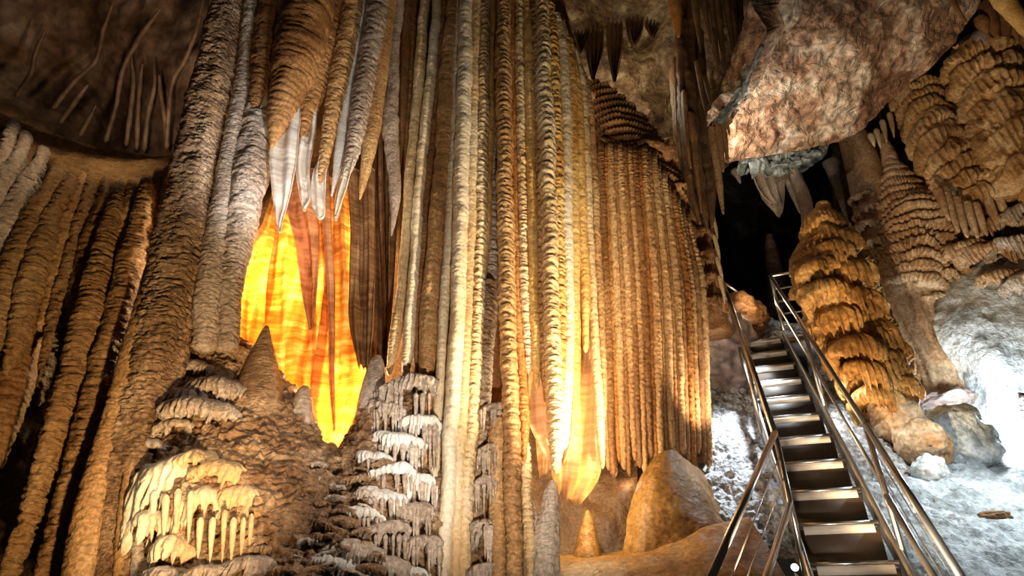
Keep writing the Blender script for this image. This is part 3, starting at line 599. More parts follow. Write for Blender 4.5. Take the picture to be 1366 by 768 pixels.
# ================================================================== THE GREAT FLUTED COLUMN
gc = thing('fluted_column', 'great fluted column of cream, tan and gold flutes in the middle of the cave', 'column', P(640, 768, 4.6))
surface('core', [
    [(530, -120, 4.9), (590, -120, 4.75), (650, -120, 4.7), (700, -80, 4.75), (745, -20, 4.9)],
    [(530, 100, 4.9), (585, 100, 4.75), (650, 100, 4.7), (720, 100, 4.8), (785, 130, 5.0)],
    [(535, 300, 4.9), (580, 300, 4.75), (650, 300, 4.7), (725, 300, 4.8), (795, 300, 5.0)],
    [(540, 500, 4.9), (575, 500, 4.75), (640, 500, 4.7), (690, 500, 4.85), (700, 500, 5.1)],
    [(545, 800, 4.8), (575, 800, 4.7), (625, 800, 4.65), (690, 800, 4.75), (705, 800, 4.95)]],
    'brown', gc, 110, 160, ((2, .05), (7, .03)))
FL = [  # stations, material, bead, depth of fin
    ([(573, -60), (567, 0), (560, 90), (548, 230), (536, 384), (527, 450), (518, 500)], 4.6, 7, 'cream', .0),
    ([(558, -60), (554, 0), (549, 110), (541, 260), (533, 384)], 4.72, 5, 'brown', .0),
    ([(588, -60), (583, 0), (573, 120), (560, 260), (551, 384), (545, 460), (540, 515)], 4.55, 7, 'ivory', .0),
    ([(600, -60), (595, 0), (585, 120), (572, 260), (562, 384), (556, 515)], 4.62, 8, 'brown', .04),
    ([(612, -60), (607, 0), (600, 90), (588, 250), (576, 384), (570, 470), (566, 520)], 4.55, 12, 'tan', .04),
    ([(616, -60), (612, 0), (608, 120), (603, 250), (595, 384), (586, 520), (578, 640), (574, 790)], 4.5, 7, 'ivory', .0),
    ([(630, -60), (623, 0), (620, 120), (617, 250), (612, 384), (604, 560), (594, 720), (590, 800)], 4.42, 11, 'ivory', .03),
    ([(641, -60), (636, 0), (633, 120), (630, 250), (626, 384), (621, 500), (613, 640), (607, 800)], 4.45, 8, 'cream', .02),
    ([(652, -60), (648, 0), (645, 120), (642, 250), (638, 384), (634, 480), (626, 620), (618, 800)], 4.48, 8, 'cream', .12),
    ([(661, -60), (658, 0), (655, 100), (652, 200), (648, 300), (641, 420)], 4.55, 6, 'gold', .03),
    ([(664, -40), (664, 60), (661, 200), (658, 330), (654, 420), (650, 500)], 4.66, 8, 'grey', .12),
    ([(674, -60), (672, 0), (672, 120), (674, 250), (676, 384), (680, 500), (684, 640), (687, 800)], 4.4, 10, 'tan', .16),
    ([(684, -60), (682, 0), (683, 120), (686, 250), (690, 384), (696, 500), (699, 560), (700, 618)], 4.5, 7, 'rust', .05),
    ([(692, -60), (692, 0), (693, 120), (696, 250), (698, 330), (702, 420), (706, 500)], 4.5, 7, 'cream', .12),
    ([(702, -40), (703, 10), (706, 120), (709, 250), (712, 384), (714, 450), (716, 520)], 4.48, 7, 'gold', .04),
    ([(713, -20), (714, 20), (717, 120), (720, 250), (723, 384), (727, 470), (731, 540)], 4.5, 7, 'tan', .18),
    ([(722, 0), (724, 40), (727, 140), (732, 260), (736, 384), (738, 480), (740, 560), (741, 632)], 4.42, 10, 'cream', .17),
    ([(733, 10), (737, 60), (741, 160), (744, 270), (746, 384), (747, 480), (746, 560)], 4.5, 8, 'gold', .15),
    ([(742, 25), (750, 70), (754, 160), (756, 270), (757, 384), (757, 480), (754, 560), (752, 600)], 4.52, 8, 'ivory', .04),
    ([(750, 35), (760, 85), (764, 170), (766, 270), (767, 384), (767, 480), (764, 555)], 4.58, 7, 'gold', .03),
    ([(758, 55), (768, 110), (773, 200), (777, 300), (780, 384), (781, 470)], 4.66, 7, 'gold', .03),
    ([(765, 70), (776, 120), (782, 200), (786, 300), (790, 384), (794, 480), (800, 560), (804, 625)], 4.72, 6, 'cream', .02),
    ([(772, 90), (783, 130), (790, 220), (794, 300), (799, 384), (802, 470), (806, 560)], 4.82, 6, 'tan', .04),
    ([(600, 300), (596, 420), (588, 540), (584, 640), (582, 790)], 4.64, 9, 'brown', .14),
    ([(652, 380), (648, 450), (645, 520), (640, 600), (634, 700), (630, 800)], 4.6, 10, 'rough_tan', .12),
    ([(664, 560), (664, 640), (664, 720), (664, 800)], 4.52, 12, 'tan', .04),
    ([(699, 590), (702, 650), (706, 720), (712, 800)], 4.56, 7, 'cream', .18),
    ([(572, 510), (570, 580), (566, 660), (563, 790)], 4.5, 6, 'tan', .05)]
for pts, D, r_, m, bd in FL:
    n = len(pts)
    sweep('flute', [(x, y, D, r_ * (.8 if y < 60 else 1) * (.45 if i == n - 1 and y < 700 else 1)) for i, (x, y) in enumerate(pts)], m, gc,
          rough=.13, freq=9, bead=bd, beadlen=.075 + .02 * random.random(), seg=22, depth=1.6, wob=.25, step=1.3, grain=(30, .004 if bd < .1 else .012))
for (px, py, D, rp, dr) in [(712, 12, 4.62, 20, .9), (735, 34, 4.7, 18, .8), (752, 66, 4.75, 16, .8), (768, 104, 4.85, 15, .8), (780, 130, 4.95, 14, .7)]:
    bell('crest_shelf', px, py, D, rp, 'tan', gc, dome=.9, drop=dr, pitch=6)
for (px, py, D, rp, dr) in [(655, 545, 4.5, 20, 1.0), (652, 600, 4.48, 19, 1.2), (648, 640, 4.48, 18, 1.6), (645, 700, 4.45, 19, 1.8), (640, 760, 4.42, 20, 1.2)]:
    bell('drip_shelf', px, py, D, rp * .85, 'rough_pale', gc, dome=.4, drop=dr * 1.2, pitch=6, corr=.14, jitter=.3, tilt=.3)
    for q in range(5):
        x = px + rp * random.uniform(-.75, .75); L_ = rp * dr * random.uniform(.9, 1.9)
        dd = D - .7 * rp * mpp(py, D)
        sweep('drip', [(x, py, dd, 3.5), (x, py + L_ * .4, dd, 2.4), (x - .2, py + L_, dd, .6)], 'rough_pale', gc, seg=8, rough=.2, step=4)

# skirts at the foot of the column, lit through by lamps behind
dr = thing('cave_drapery', 'honey-coloured drapery skirts with lit ragged tips at the foot of the great fluted column', 'drapery', P(780, 675, 4.9))
sheet('sheet', [(706, 480, 4.75), (704, 520, 4.75), (705, 560, 4.74), (722, 600, 4.72), (732, 612, 4.72)], [(722, 480, 4.72), (728, 520, 4.72), (732, 560, 4.7), (735, 596, 4.7), (736, 612, 4.7)], 'honey_sheet', dr, 30, 60, ((1, .02),), .012, .02)
sheet('sheet', [(718, 520, 4.85), (714, 560, 4.85), (716, 600, 4.85), (720, 638, 4.85)], [(746, 520, 4.8), (744, 560, 4.8), (740, 600, 4.8), (734, 628, 4.8)], 'honey_sheet', dr, 30, 60, ((1.5, .03),), .012, .04)
sheet('sheet', [(746, 440, 4.7), (748, 520, 4.7), (748, 580, 4.7), (747, 618, 4.7)], [(770, 440, 4.75), (770, 520, 4.75), (765, 580, 4.75), (752, 622, 4.75)], 'honey_sheet', dr, 30, 70, ((1.2, .03),), .012, .03)
sheet('sheet', [(768, 380, 4.9), (762, 480, 4.9), (748, 560, 4.88), (736, 620, 4.88), (742, 655, 4.88)], [(803, 380, 4.9), (804, 480, 4.9), (803, 560, 4.9), (802, 630, 4.88), (776, 674, 4.86)], 'honey_sheet', dr, 60, 100, ((2.2, .035), (5, .01)), .012, .05)

# ================================================================== THE SECOND FLUTED COLUMN
sc = thing('fluted_column', 'domed brown fluted column with scalloped cap, standing between the great column and the stairs', 'column', P(880, 620, 6.0))
def cap_tiers(uu, vv, X):
    ph = X[..., 2] / .17 + .9 * fbm(X * 1.6, 3, 31); t = ph - np.floor(ph)
    pf = np.where(t > .35, np.sin((1 - t) / .65 * np.pi / 2), t / .35)
    rb = 1 - 2 * np.abs(np.sin(uu * 120 + 4 * fbm(X * 2.5, 2, 32)))
    w_ = np.clip((.46 - vv) / .1, 0, 1)
    return w_ * (.09 * pf + .022 * rb * np.clip(1.2 - t * 1.5, 0, 1))
surface('core', [
    [(778, 110, 6.3), (800, 112, 6.1), (825, 128, 6.0), (850, 155, 6.0), (875, 190, 6.1), (905, 235, 6.3), (925, 290, 6.6)],
    [(786, 150, 6.1), (808, 160, 5.85), (832, 172, 5.75), (856, 190, 5.75), (880, 215, 5.85), (908, 260, 6.1), (928, 320, 6.5)],
    [(790, 220, 6.0), (812, 230, 5.75), (838, 235, 5.65), (864, 245, 5.65), (888, 265, 5.8), (915, 300, 6.05), (932, 350, 6.5)],
    [(796, 380, 5.95), (820, 384, 5.7), (850, 384, 5.6), (880, 390, 5.6), (905, 400, 5.75), (925, 420, 6.05), (940, 440, 6.5)],
    [(802, 600, 5.9), (830, 620, 5.65), (860, 620, 5.55), (890, 620, 5.55), (915, 620, 5.7), (938, 615, 6.0), (950, 600, 6.5)]],
    'brown', sc, 260, 260, ((2, .05), (8, .02)), disp=cap_tiers)
for (px, py, D, rp, ry) in [(812, 196, 5.78, 26, .6), (858, 206, 5.76, 42, .5), (905, 256, 5.98, 24, .6)]:
    bell('cap_shelf', px, py, D, rp, 'brown', sc, dome=.35, drop=.3, ry=ry, pitch=6, corr=.05, jitter=.1)
nf = 20
for i in range(nf):
    u = i / (nf - 1)
    xt = 795 + 122 * u; yt = 196 + (18 * u if u < .6 else 11 + 95 * (u - .6) / .4 * .9)
    xm = 802 + 134 * u; xb = 812 + 134 * u
    D = 5.72 - .22 * math.sin(math.pi * min(1, u * 1.05)) + .55 * max(0, u - .6)
    yb = 628 + 12 * math.sin(i * 2.1) - 14 * u
    m = ['tan', 'brown', 'rust', 'tan', 'brown', 'tan', 'brown'][i % 7]
    r_ = 3.3 + 2.2 * math.sin(i * 1.7) ** 2
    sweep('flute', [(xt, yt - 6, D + .2, r_ * .8), (xt, yt + 3, D, r_ * .8), (xt + (xm - xt) * .25, yt + (384 - yt) * .3, D - .02, r_), (xm, 384, D - .03, r_ * 1.05), ((xm + xb) / 2, 510, D - .03, r_ * 1.1), (xb, yb, D, r_ * .8)],
          m, sc, rough=.15, freq=10, bead=.15 if i % 3 else .06, beadlen=.05, seg=18, depth=1.6, wob=.2, step=1.3, grain=(30, .006))

# ================================================================== FLOWSTONE MOUND LOW IN FRONT
fm = thing('flowstone_mound', 'big tan flowstone mound with scaly slope and dripping shelves below the glowing drapery', 'flowstone', P(380, 790, 3.8))
def scales(uu, vv, X):
    q = X * np.array([10, 10, 20]); n_ = fbm(q, 3, 77)
    return .035 * (1 - np.abs(n_) * 2.5) + .03 * fbm(X * 4, 2, 79) + .02 * fbm(X * 28, 2, 78)
surface('slope', [
    [(60, 700, 5.0), (130, 640, 5.0), (190, 560, 5.0), (240, 500, 5.0), (300, 480, 5.1), (350, 540, 5.2), (400, 590, 5.2), (450, 640, 5.2), (500, 560, 5.1), (550, 530, 5.0), (620, 560, 5.0)],
    [(70, 640, 4.4), (130, 585, 4.4), (190, 520, 4.4), (240, 460, 4.4), (298, 448, 4.45), (350, 480, 4.45), (400, 540, 4.45), (448, 606, 4.4), (495, 530, 4.5), (550, 512, 4.6), (620, 530, 4.7)],
    [(80, 690, 4.15), (140, 630, 4.15), (200, 570, 4.15), (250, 530, 4.15), (305, 510, 4.15), (350, 540, 4.15), (400, 590, 4.15), (448, 640, 4.15), (490, 610, 4.25), (540, 590, 4.4), (600, 600, 4.55)],
    [(90, 740, 4.0), (150, 690, 3.95), (210, 640, 3.9), (260, 610, 3.88), (310, 600, 3.88), (355, 620, 3.9), (400, 650, 3.92), (445, 680, 3.95), (490, 670, 4.05), (535, 660, 4.25), (590, 660, 4.45)],
    [(100, 900, 3.8), (160, 820, 3.75), (220, 780, 3.7), (270, 770, 3.65), (320, 770, 3.62), (360, 770, 3.62), (400, 775, 3.65), (440, 780, 3.7), (490, 780, 3.85), (535, 780, 4.05), (590, 780, 4.3)],
    [(100, 1200, 3.6), (160, 1200, 3.55), (220, 1200, 3.5), (270, 1200, 3.45), (320, 1200, 3.42), (360, 1200, 3.42), (400, 1200, 3.45), (440, 1200, 3.5), (490, 1200, 3.65), (535, 1200, 3.85), (590, 1200, 4.1)]],
    'scaly', fm, 420, 420, ((2.5, .06),), disp=scales)
# upper tiers
for (px, py, D, rp, dp, pc) in [(302, 478, 4.3, 38, .45, 8), (270, 500, 4.28, 34, .5, 8), (300, 528, 4.2, 52, .35, 8), (255, 540, 4.15, 46, .45, 9), (272, 562, 4.08, 60, .38, 9), (235, 574, 4.05, 30, .7, 8), (195, 600, 4.05, 34, .5, 8)]:
    bell('drip_shelf', px, py, D, rp, 'scaly' if py < 500 else 'rough_pale', fm, dome=.45, drop=dp, pitch=pc, ry=.8, corr=.07)
# the pale dripping curtain
for (px, py, D, rp, dp, pc, m) in [(225, 640, 3.9, 48, 1.5, 11, 'ivory'), (262, 622, 3.86, 40, .5, 9, 'cream'), (290, 642, 3.84, 46, .6, 10, 'cream'), (275, 668, 3.78, 36, 2.0, 12, 'ivory'), (318, 668, 3.8, 36, 2.0, 9, 'cream'),
                                   (215, 700, 3.82, 38, 1.2, 12, 'ivory'), (240, 735, 3.76, 40, .8, 11, 'ivory'), (345, 690, 3.8, 26, 1.2, 8, 'tan'), (330, 762, 3.66, 40, .6, 8, 'rough_pale'), (270, 772, 3.62, 34, .6, 8, 'rough_pale'), (222, 774, 3.68, 34, .6, 8, 'rough_pale')]:
    bell('drip_shelf', px, py, D, rp, m, fm, dome=.5, drop=dp, pitch=pc, ry=.7, corr=.10)
# columns on the outer flank
for pts, r_, m in [([(165, 590, 3.98), (150, 660, 3.92), (138, 780, 3.86)], 11, 'rough_tan'), ([(180, 600, 3.96), (168, 680, 3.88), (160, 790, 3.82)], 9, 'tan'), ([(196, 620, 3.92), (187, 690, 3.86), (182, 790, 3.8)], 8, 'rough_pale'), ([(140, 600, 4.0), (122, 690, 3.92), (110, 800, 3.88)], 9, 'rough_pale')]:
    sweep('flute', [(x, y, d, r_) for x, y, d in pts], m, fm, rough=.15, bead=.08, seg=16)
# lower scaly lips on the slope
for k in range(64):
    px = 330 + (k * 37 % 175) + random.uniform(-8, 8); py = 556 + (k * 61 % 222)
    if py < 615 and px > 400: continue
    D = 4.33 - (py - 540) * .0032 + (.0015 * max(0, px - 440))
    bell('scale_lip', px, py, D, random.uniform(10, 26), 'scaly' if k % 3 else 'rough_pale', fm, dome=.3, drop=.5, pitch=6, ry=.7, corr=.13, jitter=.3, tilt=.3)
# the tiers against the great column
for (px, py, D, rp, dp, pc) in [(545, 524, 4.5, 44, .9, 7), (518, 545, 4.42, 26, 1.0, 7), (560, 566, 4.42, 28, 1.8, 7), (532, 592, 4.35, 36, 1.1, 7), (500, 612, 4.25, 24, .8, 6), (520, 632, 4.25, 32, .8, 7), (556, 642, 4.32, 28, 1.9, 7),
                                (508, 664, 4.15, 36, 1.0, 7), (545, 684, 4.2, 34, 1.3, 7), (480, 690, 4.0, 34, .6, 7), (505, 712, 4.0, 40, .8, 7), (470, 735, 3.85, 46, .5, 7), (555, 728, 4.15, 36, 1.1, 8), (510, 752, 3.9, 36, .8, 7), (548, 764, 4.0, 28, .9, 8), (440, 757, 3.76, 40, .5, 7)]:
    k_ = int(px)
    bell('drip_shelf', px, py, D, rp, 'rough_pale' if k_ % 4 else 'white', fm, dome=.34, drop=dp * .8, pitch=pc, ry=.7, corr=.13, tilt=.25)
    for q in range(8):
        an = math.pi * (1.08 + .84 * (q + random.uniform(.1, .9)) / 8)
        x = px + rp * .93 * math.cos(an); dd = D + .62 * rp * mpp(py, D) * math.sin(an); L_ = rp * dp * random.uniform(.7, 1.7); w_ = random.uniform(1.8, 3.0)
        sweep('drip', [(x, py, dd, w_ * 1.5), (x - .1, py + L_ * .4, dd, w_), (x - .2, py + L_, dd, .6)], 'rough_pale', fm, seg=8, rough=.2, step=4)
for (px, py, D, rp, L_) in [(255, 655, 3.66, 4.5, 70), (268, 690, 3.6, 5, 55), (284, 690, 3.6, 5, 60), (300, 680, 3.62, 4, 70), (312, 690, 3.62, 4.5, 60), (325, 690, 3.64, 4, 60), (336, 685, 3.66, 4, 55), (222, 660, 3.7, 5, 60), (206, 655, 3.74, 5, 70), (238, 652, 3.7, 5, 55)]:
    sweep('drip', [(px, py, D, rp), (px - 2, py + L_ * .5, D, rp * .8), (px - 4, py + L_, D, 1)], 'ivory' if px < 300 else 'cream', fm, seg=10, rough=.15, step=4)

def stalagmite(label, pts, mat, **k):
    o = sweep('stalagmite', pts, mat, **dict(dict(seg=24, rough=.14, freq=9), **k)); return tag(o, label, 'stalagmite')
stalagmite('pointed brown stalagmite standing in the gap of the glowing amber drapery', [(356, 434, 4.3, 2), (354, 446, 4.3, 7), (350, 480, 4.28, 18), (345, 520, 4.25, 30), (340, 580, 4.25, 40)], 'scaly')
stalagmite('short whitish stalagmite with a blunt top at the lower hem of the glowing drapery', [(408, 514, 4.36, 3), (406, 522, 4.36, 9), (402, 545, 4.34, 14), (400, 590, 4.32, 20)], 'rough_pale')
stalagmite('small brown stalagmite right under the lowest glowing tip', [(441, 590, 4.36, 3), (441, 597, 4.36, 9), (440, 625, 4.34, 18)], 'scaly')
stalagmite('pale knobby stalagmite leaning on the flutes above the dripping shelves', [(504, 474, 4.55, 4), (502, 486, 4.55, 10), (498, 520, 4.52, 16), (492, 570, 4.5, 22)], 'rough_pale')
stalagmite('tall pale stalagmite rising under the lit skirts at the great column foot', [(737, 640, 4.6, 3), (736, 652, 4.6, 8), (732, 690, 4.58, 13), (728, 730, 4.55, 18), (724, 800, 4.55, 24)], 'rough_pale', lobes=7, lobea=.08)
stalagmite('low cream stalagmite shoulder behind the tall pale one, beside the great column', [(704, 648, 4.66, 3), (708, 680, 4.66, 9), (712, 720, 4.64, 14), (716, 790, 4.62, 20)], 'rough_pale')
stalagmite('small ochre cone under the brightest drapery tip', [(784, 680, 5.4, 2), (784, 690, 5.4, 6), (784, 708, 5.38, 11), (784, 740, 5.35, 18), (784, 775, 5.3, 24)], 'sediment')
o = surface('flowstone_mound', [
    [(872, 606, 6.5), (884, 588, 6.4), (897, 588, 6.4), (915, 600, 6.4), (940, 625, 6.4), (970, 668, 6.4)],
    [(862, 620, 5.7), (882, 592, 5.6), (897, 592, 5.55), (912, 608, 5.55), (938, 640, 5.6), (966, 684, 5.7)],
    [(846, 660, 5.4), (868, 640, 5.25), (892, 636, 5.2), (915, 648, 5.2), (940, 668, 5.3), (965, 694, 5.5)],
    [(832, 725, 5.3), (858, 712, 5.1), (890, 706, 5.05), (920, 703, 5.05), (945, 700, 5.1), (968, 704, 5.3)],
    [(826, 780, 5.2), (856, 780, 5.0), (890, 780, 4.95), (922, 775, 4.95), (950, 770, 5.0), (975, 770, 5.2)]],
    'sediment', None, 100, 100, ((2, .04), (9, .015)))
tag(o, 'smooth ochre cone-shaped mound at the foot of the domed fluted column', 'flowstone')

# ================================================================== CEILING STALACTITES
def stal(pts, mat, label, group=None, cat='stalactite', **k):
    o = sweep('stalactite', pts, mat, **dict(dict(seg=12, rough=.18, freq=9), **k)); return tag(o, label, cat, group)
lg = thing('hanging_dripstone', 'long dark brown dripstone mass hanging from the vault down behind the domed column', 'dripstone', P(930, 300, 5.8))
for pts, D, r_, m in [([(908, -40), (908, 20), (908, 80), (912, 160), (920, 240), (934, 300)], 5.9, 8, 'deep_brown'), ([(916, 30), (918, 100), (924, 180), (934, 250), (944, 310)], 5.85, 7, 'deep_brown'),
                      ([(903, 60), (905, 140), (910, 200), (918, 255)], 6.0, 6, 'brown'), ([(926, 60), (932, 130), (938, 200), (946, 262), (950, 305)], 5.95, 7, 'deep_brown'), ([(902, -40), (902, 10), (906, 50)], 5.75, 8, 'rust'),
                      ([(898, 90), (900, 150), (903, 215)], 6.05, 4, 'tan'), ([(912, 120), (916, 190), (922, 225)], 5.75, 4, 'brown'), ([(920, 150), (928, 220), (936, 285)], 5.75, 4, 'brown'), ([(932, 40), (936, 90), (942, 160)], 5.8, 5, 'deep_brown'), ([(922, -40), (922, 30), (926, 110)], 5.8, 6, 'deep_brown')]:
    sweep('strand', [(x, y, D, r_ * (1 if i < len(pts) - 1 else .25)) for i, (x, y) in enumerate(pts)], m, lg, seg=18, rough=.4, freq=6, depth=1.5, lobes=3, lobea=.15)
for i, (x, y, h, w_) in enumerate([(792, 40, 66, 26), (820, 30, 78, 22), (775, 20, 50, 22), (846, 26, 34, 24), (870, 22, 28, 20)]):
    o = sheet('cave_drapery', [(x - w_ / 2, y, 6.3), (x - w_ * .4, y + h * .5, 6.3), (x - 2, y + h, 6.25)], [(x + w_ / 2, y, 6.3), (x + w_ * .45, y + h * .5, 6.3), (x + 2, y + h, 6.25)], 'deep_brown', None, 50, 40, ((4, .04),), .02, .06)
    tag(o, ['dark brown folded drapery under the vault, right beside the great column crest', 'longest dark folded drapery under the vault, above the domed column', 'dark folded drapery half hidden by the great column crest', 'short dark folded drapery on the vault between the longest one and the last', 'shortest dark folded drapery, last before the long hanging dripstone'][i], 'drapery')
G1 = 'dark stalactites along the vault edge'
for i, (x0, y0, x1, y1, r_) in enumerate([(945, -20, 960, 88, 4), (955, -10, 968, 100, 5), (966, -20, 982, 90, 5), (974, -20, 990, 118, 6), (985, -20, 992, 60, 4), (998, -30, 1012, 62, 5), (930, 80, 940, 148, 4), (940, 100, 948, 140, 3), (1010, -20, 1022, 50, 4), (950, 40, 958, 95, 4), (935, -20, 948, 60, 5), (925, -20, 935, 70, 5), (1028, -30, 1030, 40, 3)]):
    stal([(x0, y0, 5.4, r_), ((x0 + x1) / 2, (y0 + y1) / 2, 5.4, r_ * .85), (x1, y1, 5.4, .8)], 'deep_brown', {3: 'longest dark brown stalactite of the cluster along the vault edge, pointing at the teal rim', 6: 'lowest-hanging stubby dark stalactite between the long dripstone mass and the teal rim', 12: 'last tiny dark stalactite of the cluster, against the lit ceiling slab'}.get(i, 'small dark brown stalactite in the cluster along the vault edge'), G1)
G2 = 'tan stalactites below the teal rim'
for i, (x0, y0, x1, y1, r_, m) in enumerate([(948, 170, 965, 286, 7, 'tan'), (955, 160, 965, 230, 6, 'tan'), (962, 150, 971, 218, 5, 'tan'), (940, 180, 949, 270, 6, 'tan'), (934, 190, 942, 262, 5, 'tan'), (968, 150, 973, 180, 2.5, 'tan'), (974, 140, 977, 160, 2, 'brown')]):
    stal([(x0, y0, 6.0, r_), ((x0 + x1) / 2, (y0 + y1) / 2, 6.0, r_ * .85), (x1, y1, 6.0, 1.5)], m,
         ['longest tan stalactite below the teal rim, blunt end against the black void', 'tan stalactite with a white spot near its end, beside the longest one', 'short tan stalactite lit white along the edge next to the bright ceiling patch', 'slim tan stalactite behind the longest one', 'thin tan stalactite nearest the dark hanging dripstone', 'tiny spike on the bright ceiling patch', 'tiny dark spike above the bright ceiling patch'][i])
bl = thing('dripstone_block', 'dark lumpy dripstone block stacked between the domed column and the stair top', 'dripstone', P(945, 430, 6.4))
sweep('core', [(930, 300, 6.6, 12), (938, 350, 6.55, 17), (945, 400, 6.5, 18), (955, 450, 6.5, 22)], 'brown', bl, seg=24, rough=.3, freq=5)
for (px, py, rp) in [(938, 315, 14), (944, 345, 16), (948, 378, 17), (952, 410, 19)]:
    bell('drip_shelf', px, py, 6.4, rp, 'brown', bl, dome=.8, drop=1.2, pitch=6)
for i, (x, y) in enumerate([(955, 305), (958, 335), (962, 365), (965, 390)]):
    sweep('drip', [(x - 6, y - 22, 6.2, 3), (x, y, 6.2, 2.5), (x + 2, y + 16, 6.2, .8)], 'cream', bl, seg=8)
o = sweep('flowstone_lump', [(905, 190, 6.3, 6), (890, 200, 6.2, 13), (896, 222, 6.2, 10), (900, 240, 6.2, 3)], 'gold', seg=18, rough=.35, freq=6)
tag(o, 'small yellow lit lump perched at the shoulder of the domed column', 'dripstone')

lf = thing('cave_drapery', 'leaf-shaped grey drapery hanging in front of the black void', 'drapery', P(1040, 285, 7.4))
sheet('sheet', [(996, 206, 7.6), (1002, 235, 7.6), (1015, 262, 7.6), (1030, 276, 7.6), (1040, 286, 7.6)], [(1042, 206, 7.4), (1043, 235, 7.4), (1044, 255, 7.4), (1044, 270, 7.4), (1042, 286, 7.5)], 'grey', lf, 40, 50, ((3, .06),), .03, .04)
stal([(1050, 200, 7.3, 9), (1062, 235, 7.2, 8), (1072, 265, 7.1, 9), (1080, 300, 7.0, 8)], 'grey', 'mauve-grey column-like stalactite hanging right behind the orange stalagmite top', seg=16)
stal([(1036, 205, 7.5, 8), (1050, 240, 7.4, 5), (1068, 285, 7.3, 1.5)], 'grey', 'slanting thin grey stalactite touching the column-like one behind the orange stalagmite')
stal([(1108, 215, 7.9, 11), (1118, 250, 7.9, 7), (1132, 298, 7.9, 1.5)], 'grey', 'grey pointed stalactite hanging between the orange stalagmite and the tiered tan column')
stal([(980, 225, 8.5, 7), (988, 245, 8.5, 1)], 'grey', 'stub of a stalactite at the near end of the leaf-shaped drapery')
o = sweep('stalagmite', [(1026, 312, 10, 4), (1030, 340, 10, 9), (1034, 370, 10, 14), (1036, 420, 10, 20)], 'dark', seg=20, rough=.3, freq=2.5)
tag(o, 'dim brown stalagmite deep in the black void above the stair landing', 'stalagmite')

# ================================================================== TIERED FORMATIONS ON THE RIGHT
def tiered(root, axis, n, mat, dome=.5, drop=.55, pitch=7, jit=.15, off=.25, corr=.08, core=True, name='tier', ry=.9, scale=1.0, cwarp=1.0, cr=.12, bells=True):
    A = np.array(axis, float)
    tp = [(axis[0][0], axis[0][1] - 4, axis[0][2], axis[0][3] * .5)] + list(axis)
    L_ = sum(np.linalg.norm(P(*axis[i + 1][:3]) - P(*axis[i][:3])) for i in range(len(axis) - 1))
    rmax = max(a[3] for a in axis)
    nn = int(2 * math.pi * rmax / pitch)
    if core: sweep('core', tp, mat, root, seg=min(300, nn * 6), rough=.2, freq=3.5, step=1.1, tier=(L_ / n, .30, nn, cr, cwarp))
    T = catmull(A, np.linspace(0, len(A) - 1, int(n)))
    for k, (a, b, c, r) in enumerate(T):
        if k % 2 == 0 or not bells: continue
        r = r * .8; a = a + random.uniform(-.28, .28) * r
        bell(name, a + random.uniform(-off, off) * r, b + random.uniform(-3, 3), c + random.uniform(-.1, .1) * off, r * scale * random.uniform(.9, 1.08), mat, root, dome=dome, drop=drop, pitch=pitch, jitter=jit, corr=corr, ry=ry)

os_ = thing('stalagmite', 'large orange-brown stalagmite with drip tiers, standing beside the stair top', 'stalagmite', P(1175, 555, 5.9))
tiered(os_, [(1098, 292, 6.2, 20), (1106, 330, 6.15, 34), (1112, 372, 6.1, 45), (1128, 420, 6.05, 45), (1148, 465, 6.0, 47), (1168, 510, 5.95, 45), (1186, 545, 5.9, 36)], 6, 'orange', pitch=9, cwarp=1.1, cr=.13, bells=False)
for (x, y, r_, d_) in [(1112, 338, 26, .9), (1092, 362, 28, .8), (1136, 366, 30, 1.0), (1104, 396, 36, .9), (1150, 404, 28, 1.1), (1122, 432, 36, .9), (1166, 446, 28, 1.2), (1140, 474, 38, .8), (1182, 486, 26, 1.1), (1156, 508, 38, .9), (1200, 518, 24, 1.0), (1172, 540, 36, .9)]:
    bell('tier', x, y, 5.86 - .12 * random.random() - (y - 338) * .0006, r_, 'orange', os_, dome=.7, drop=d_, pitch=9, corr=.13, jitter=.3, ry=.8)
for (x, y, r_, h) in [(1098, 270, 9, 20), (1112, 284, 8, 16), (1084, 288, 8, 16), (1130, 306, 9, 18), (1076, 304, 7, 14)]:
    sweep('knob', [(x, y, 6.15, r_ * .4), (x, y + 4, 6.15, r_), (x + 1, y + h, 6.15, r_ * 1.2), (x + 2, y + h * 2, 6.15, r_ * 1.3)], 'orange', os_, seg=16, rough=.15)

ta = thing('dripstone_column', 'tan column of many thin drip tiers tapering to a knobbed spike, behind the orange stalagmite', 'column', P(1255, 520, 7.0))
tiered(ta, [(1184, 200, 7.3, 4), (1192, 228, 7.25, 12), (1203, 262, 7.2, 27), (1217, 300, 7.15, 41), (1226, 336, 7.1, 44), (1222, 368, 7.05, 42), (1216, 400, 7.0, 33)], 17, 'right_tan', dome=.35, drop=.45, pitch=6, off=.1)
sweep('spike', [(1176, 178, 7.3, 3), (1180, 192, 7.3, 6), (1186, 210, 7.3, 9), (1192, 235, 7.3, 12)], 'right_tan', ta, seg=14, rough=.2, bead=.15, beadlen=.08)
sweep('foot', [(1206, 380, 7.1, 34), (1224, 430, 7.05, 30), (1246, 480, 7.0, 26), (1264, 530, 6.95, 24)], 'right_tan', ta, seg=44, rough=.12, freq=5, lobes=11, lobea=.08)
tb = thing('dripstone_column', 'plain smooth tan column beside the column of thin drip tiers, widening into tiers downwards', 'column', P(1190, 420, 7.5))
for a in [[(1128, 185, 7.6, 9), (1142, 240, 7.55, 10), (1156, 300, 7.5, 13), (1170, 360, 7.4, 16)], [(1142, 180, 7.5, 14), (1156, 225, 7.45, 17), (1164, 270, 7.4, 19), (1178, 330, 7.35, 22), (1196, 400, 7.3, 26)]]:
    sweep('shaft', a, 'right_tan', tb, seg=22, rough=.08, freq=5)
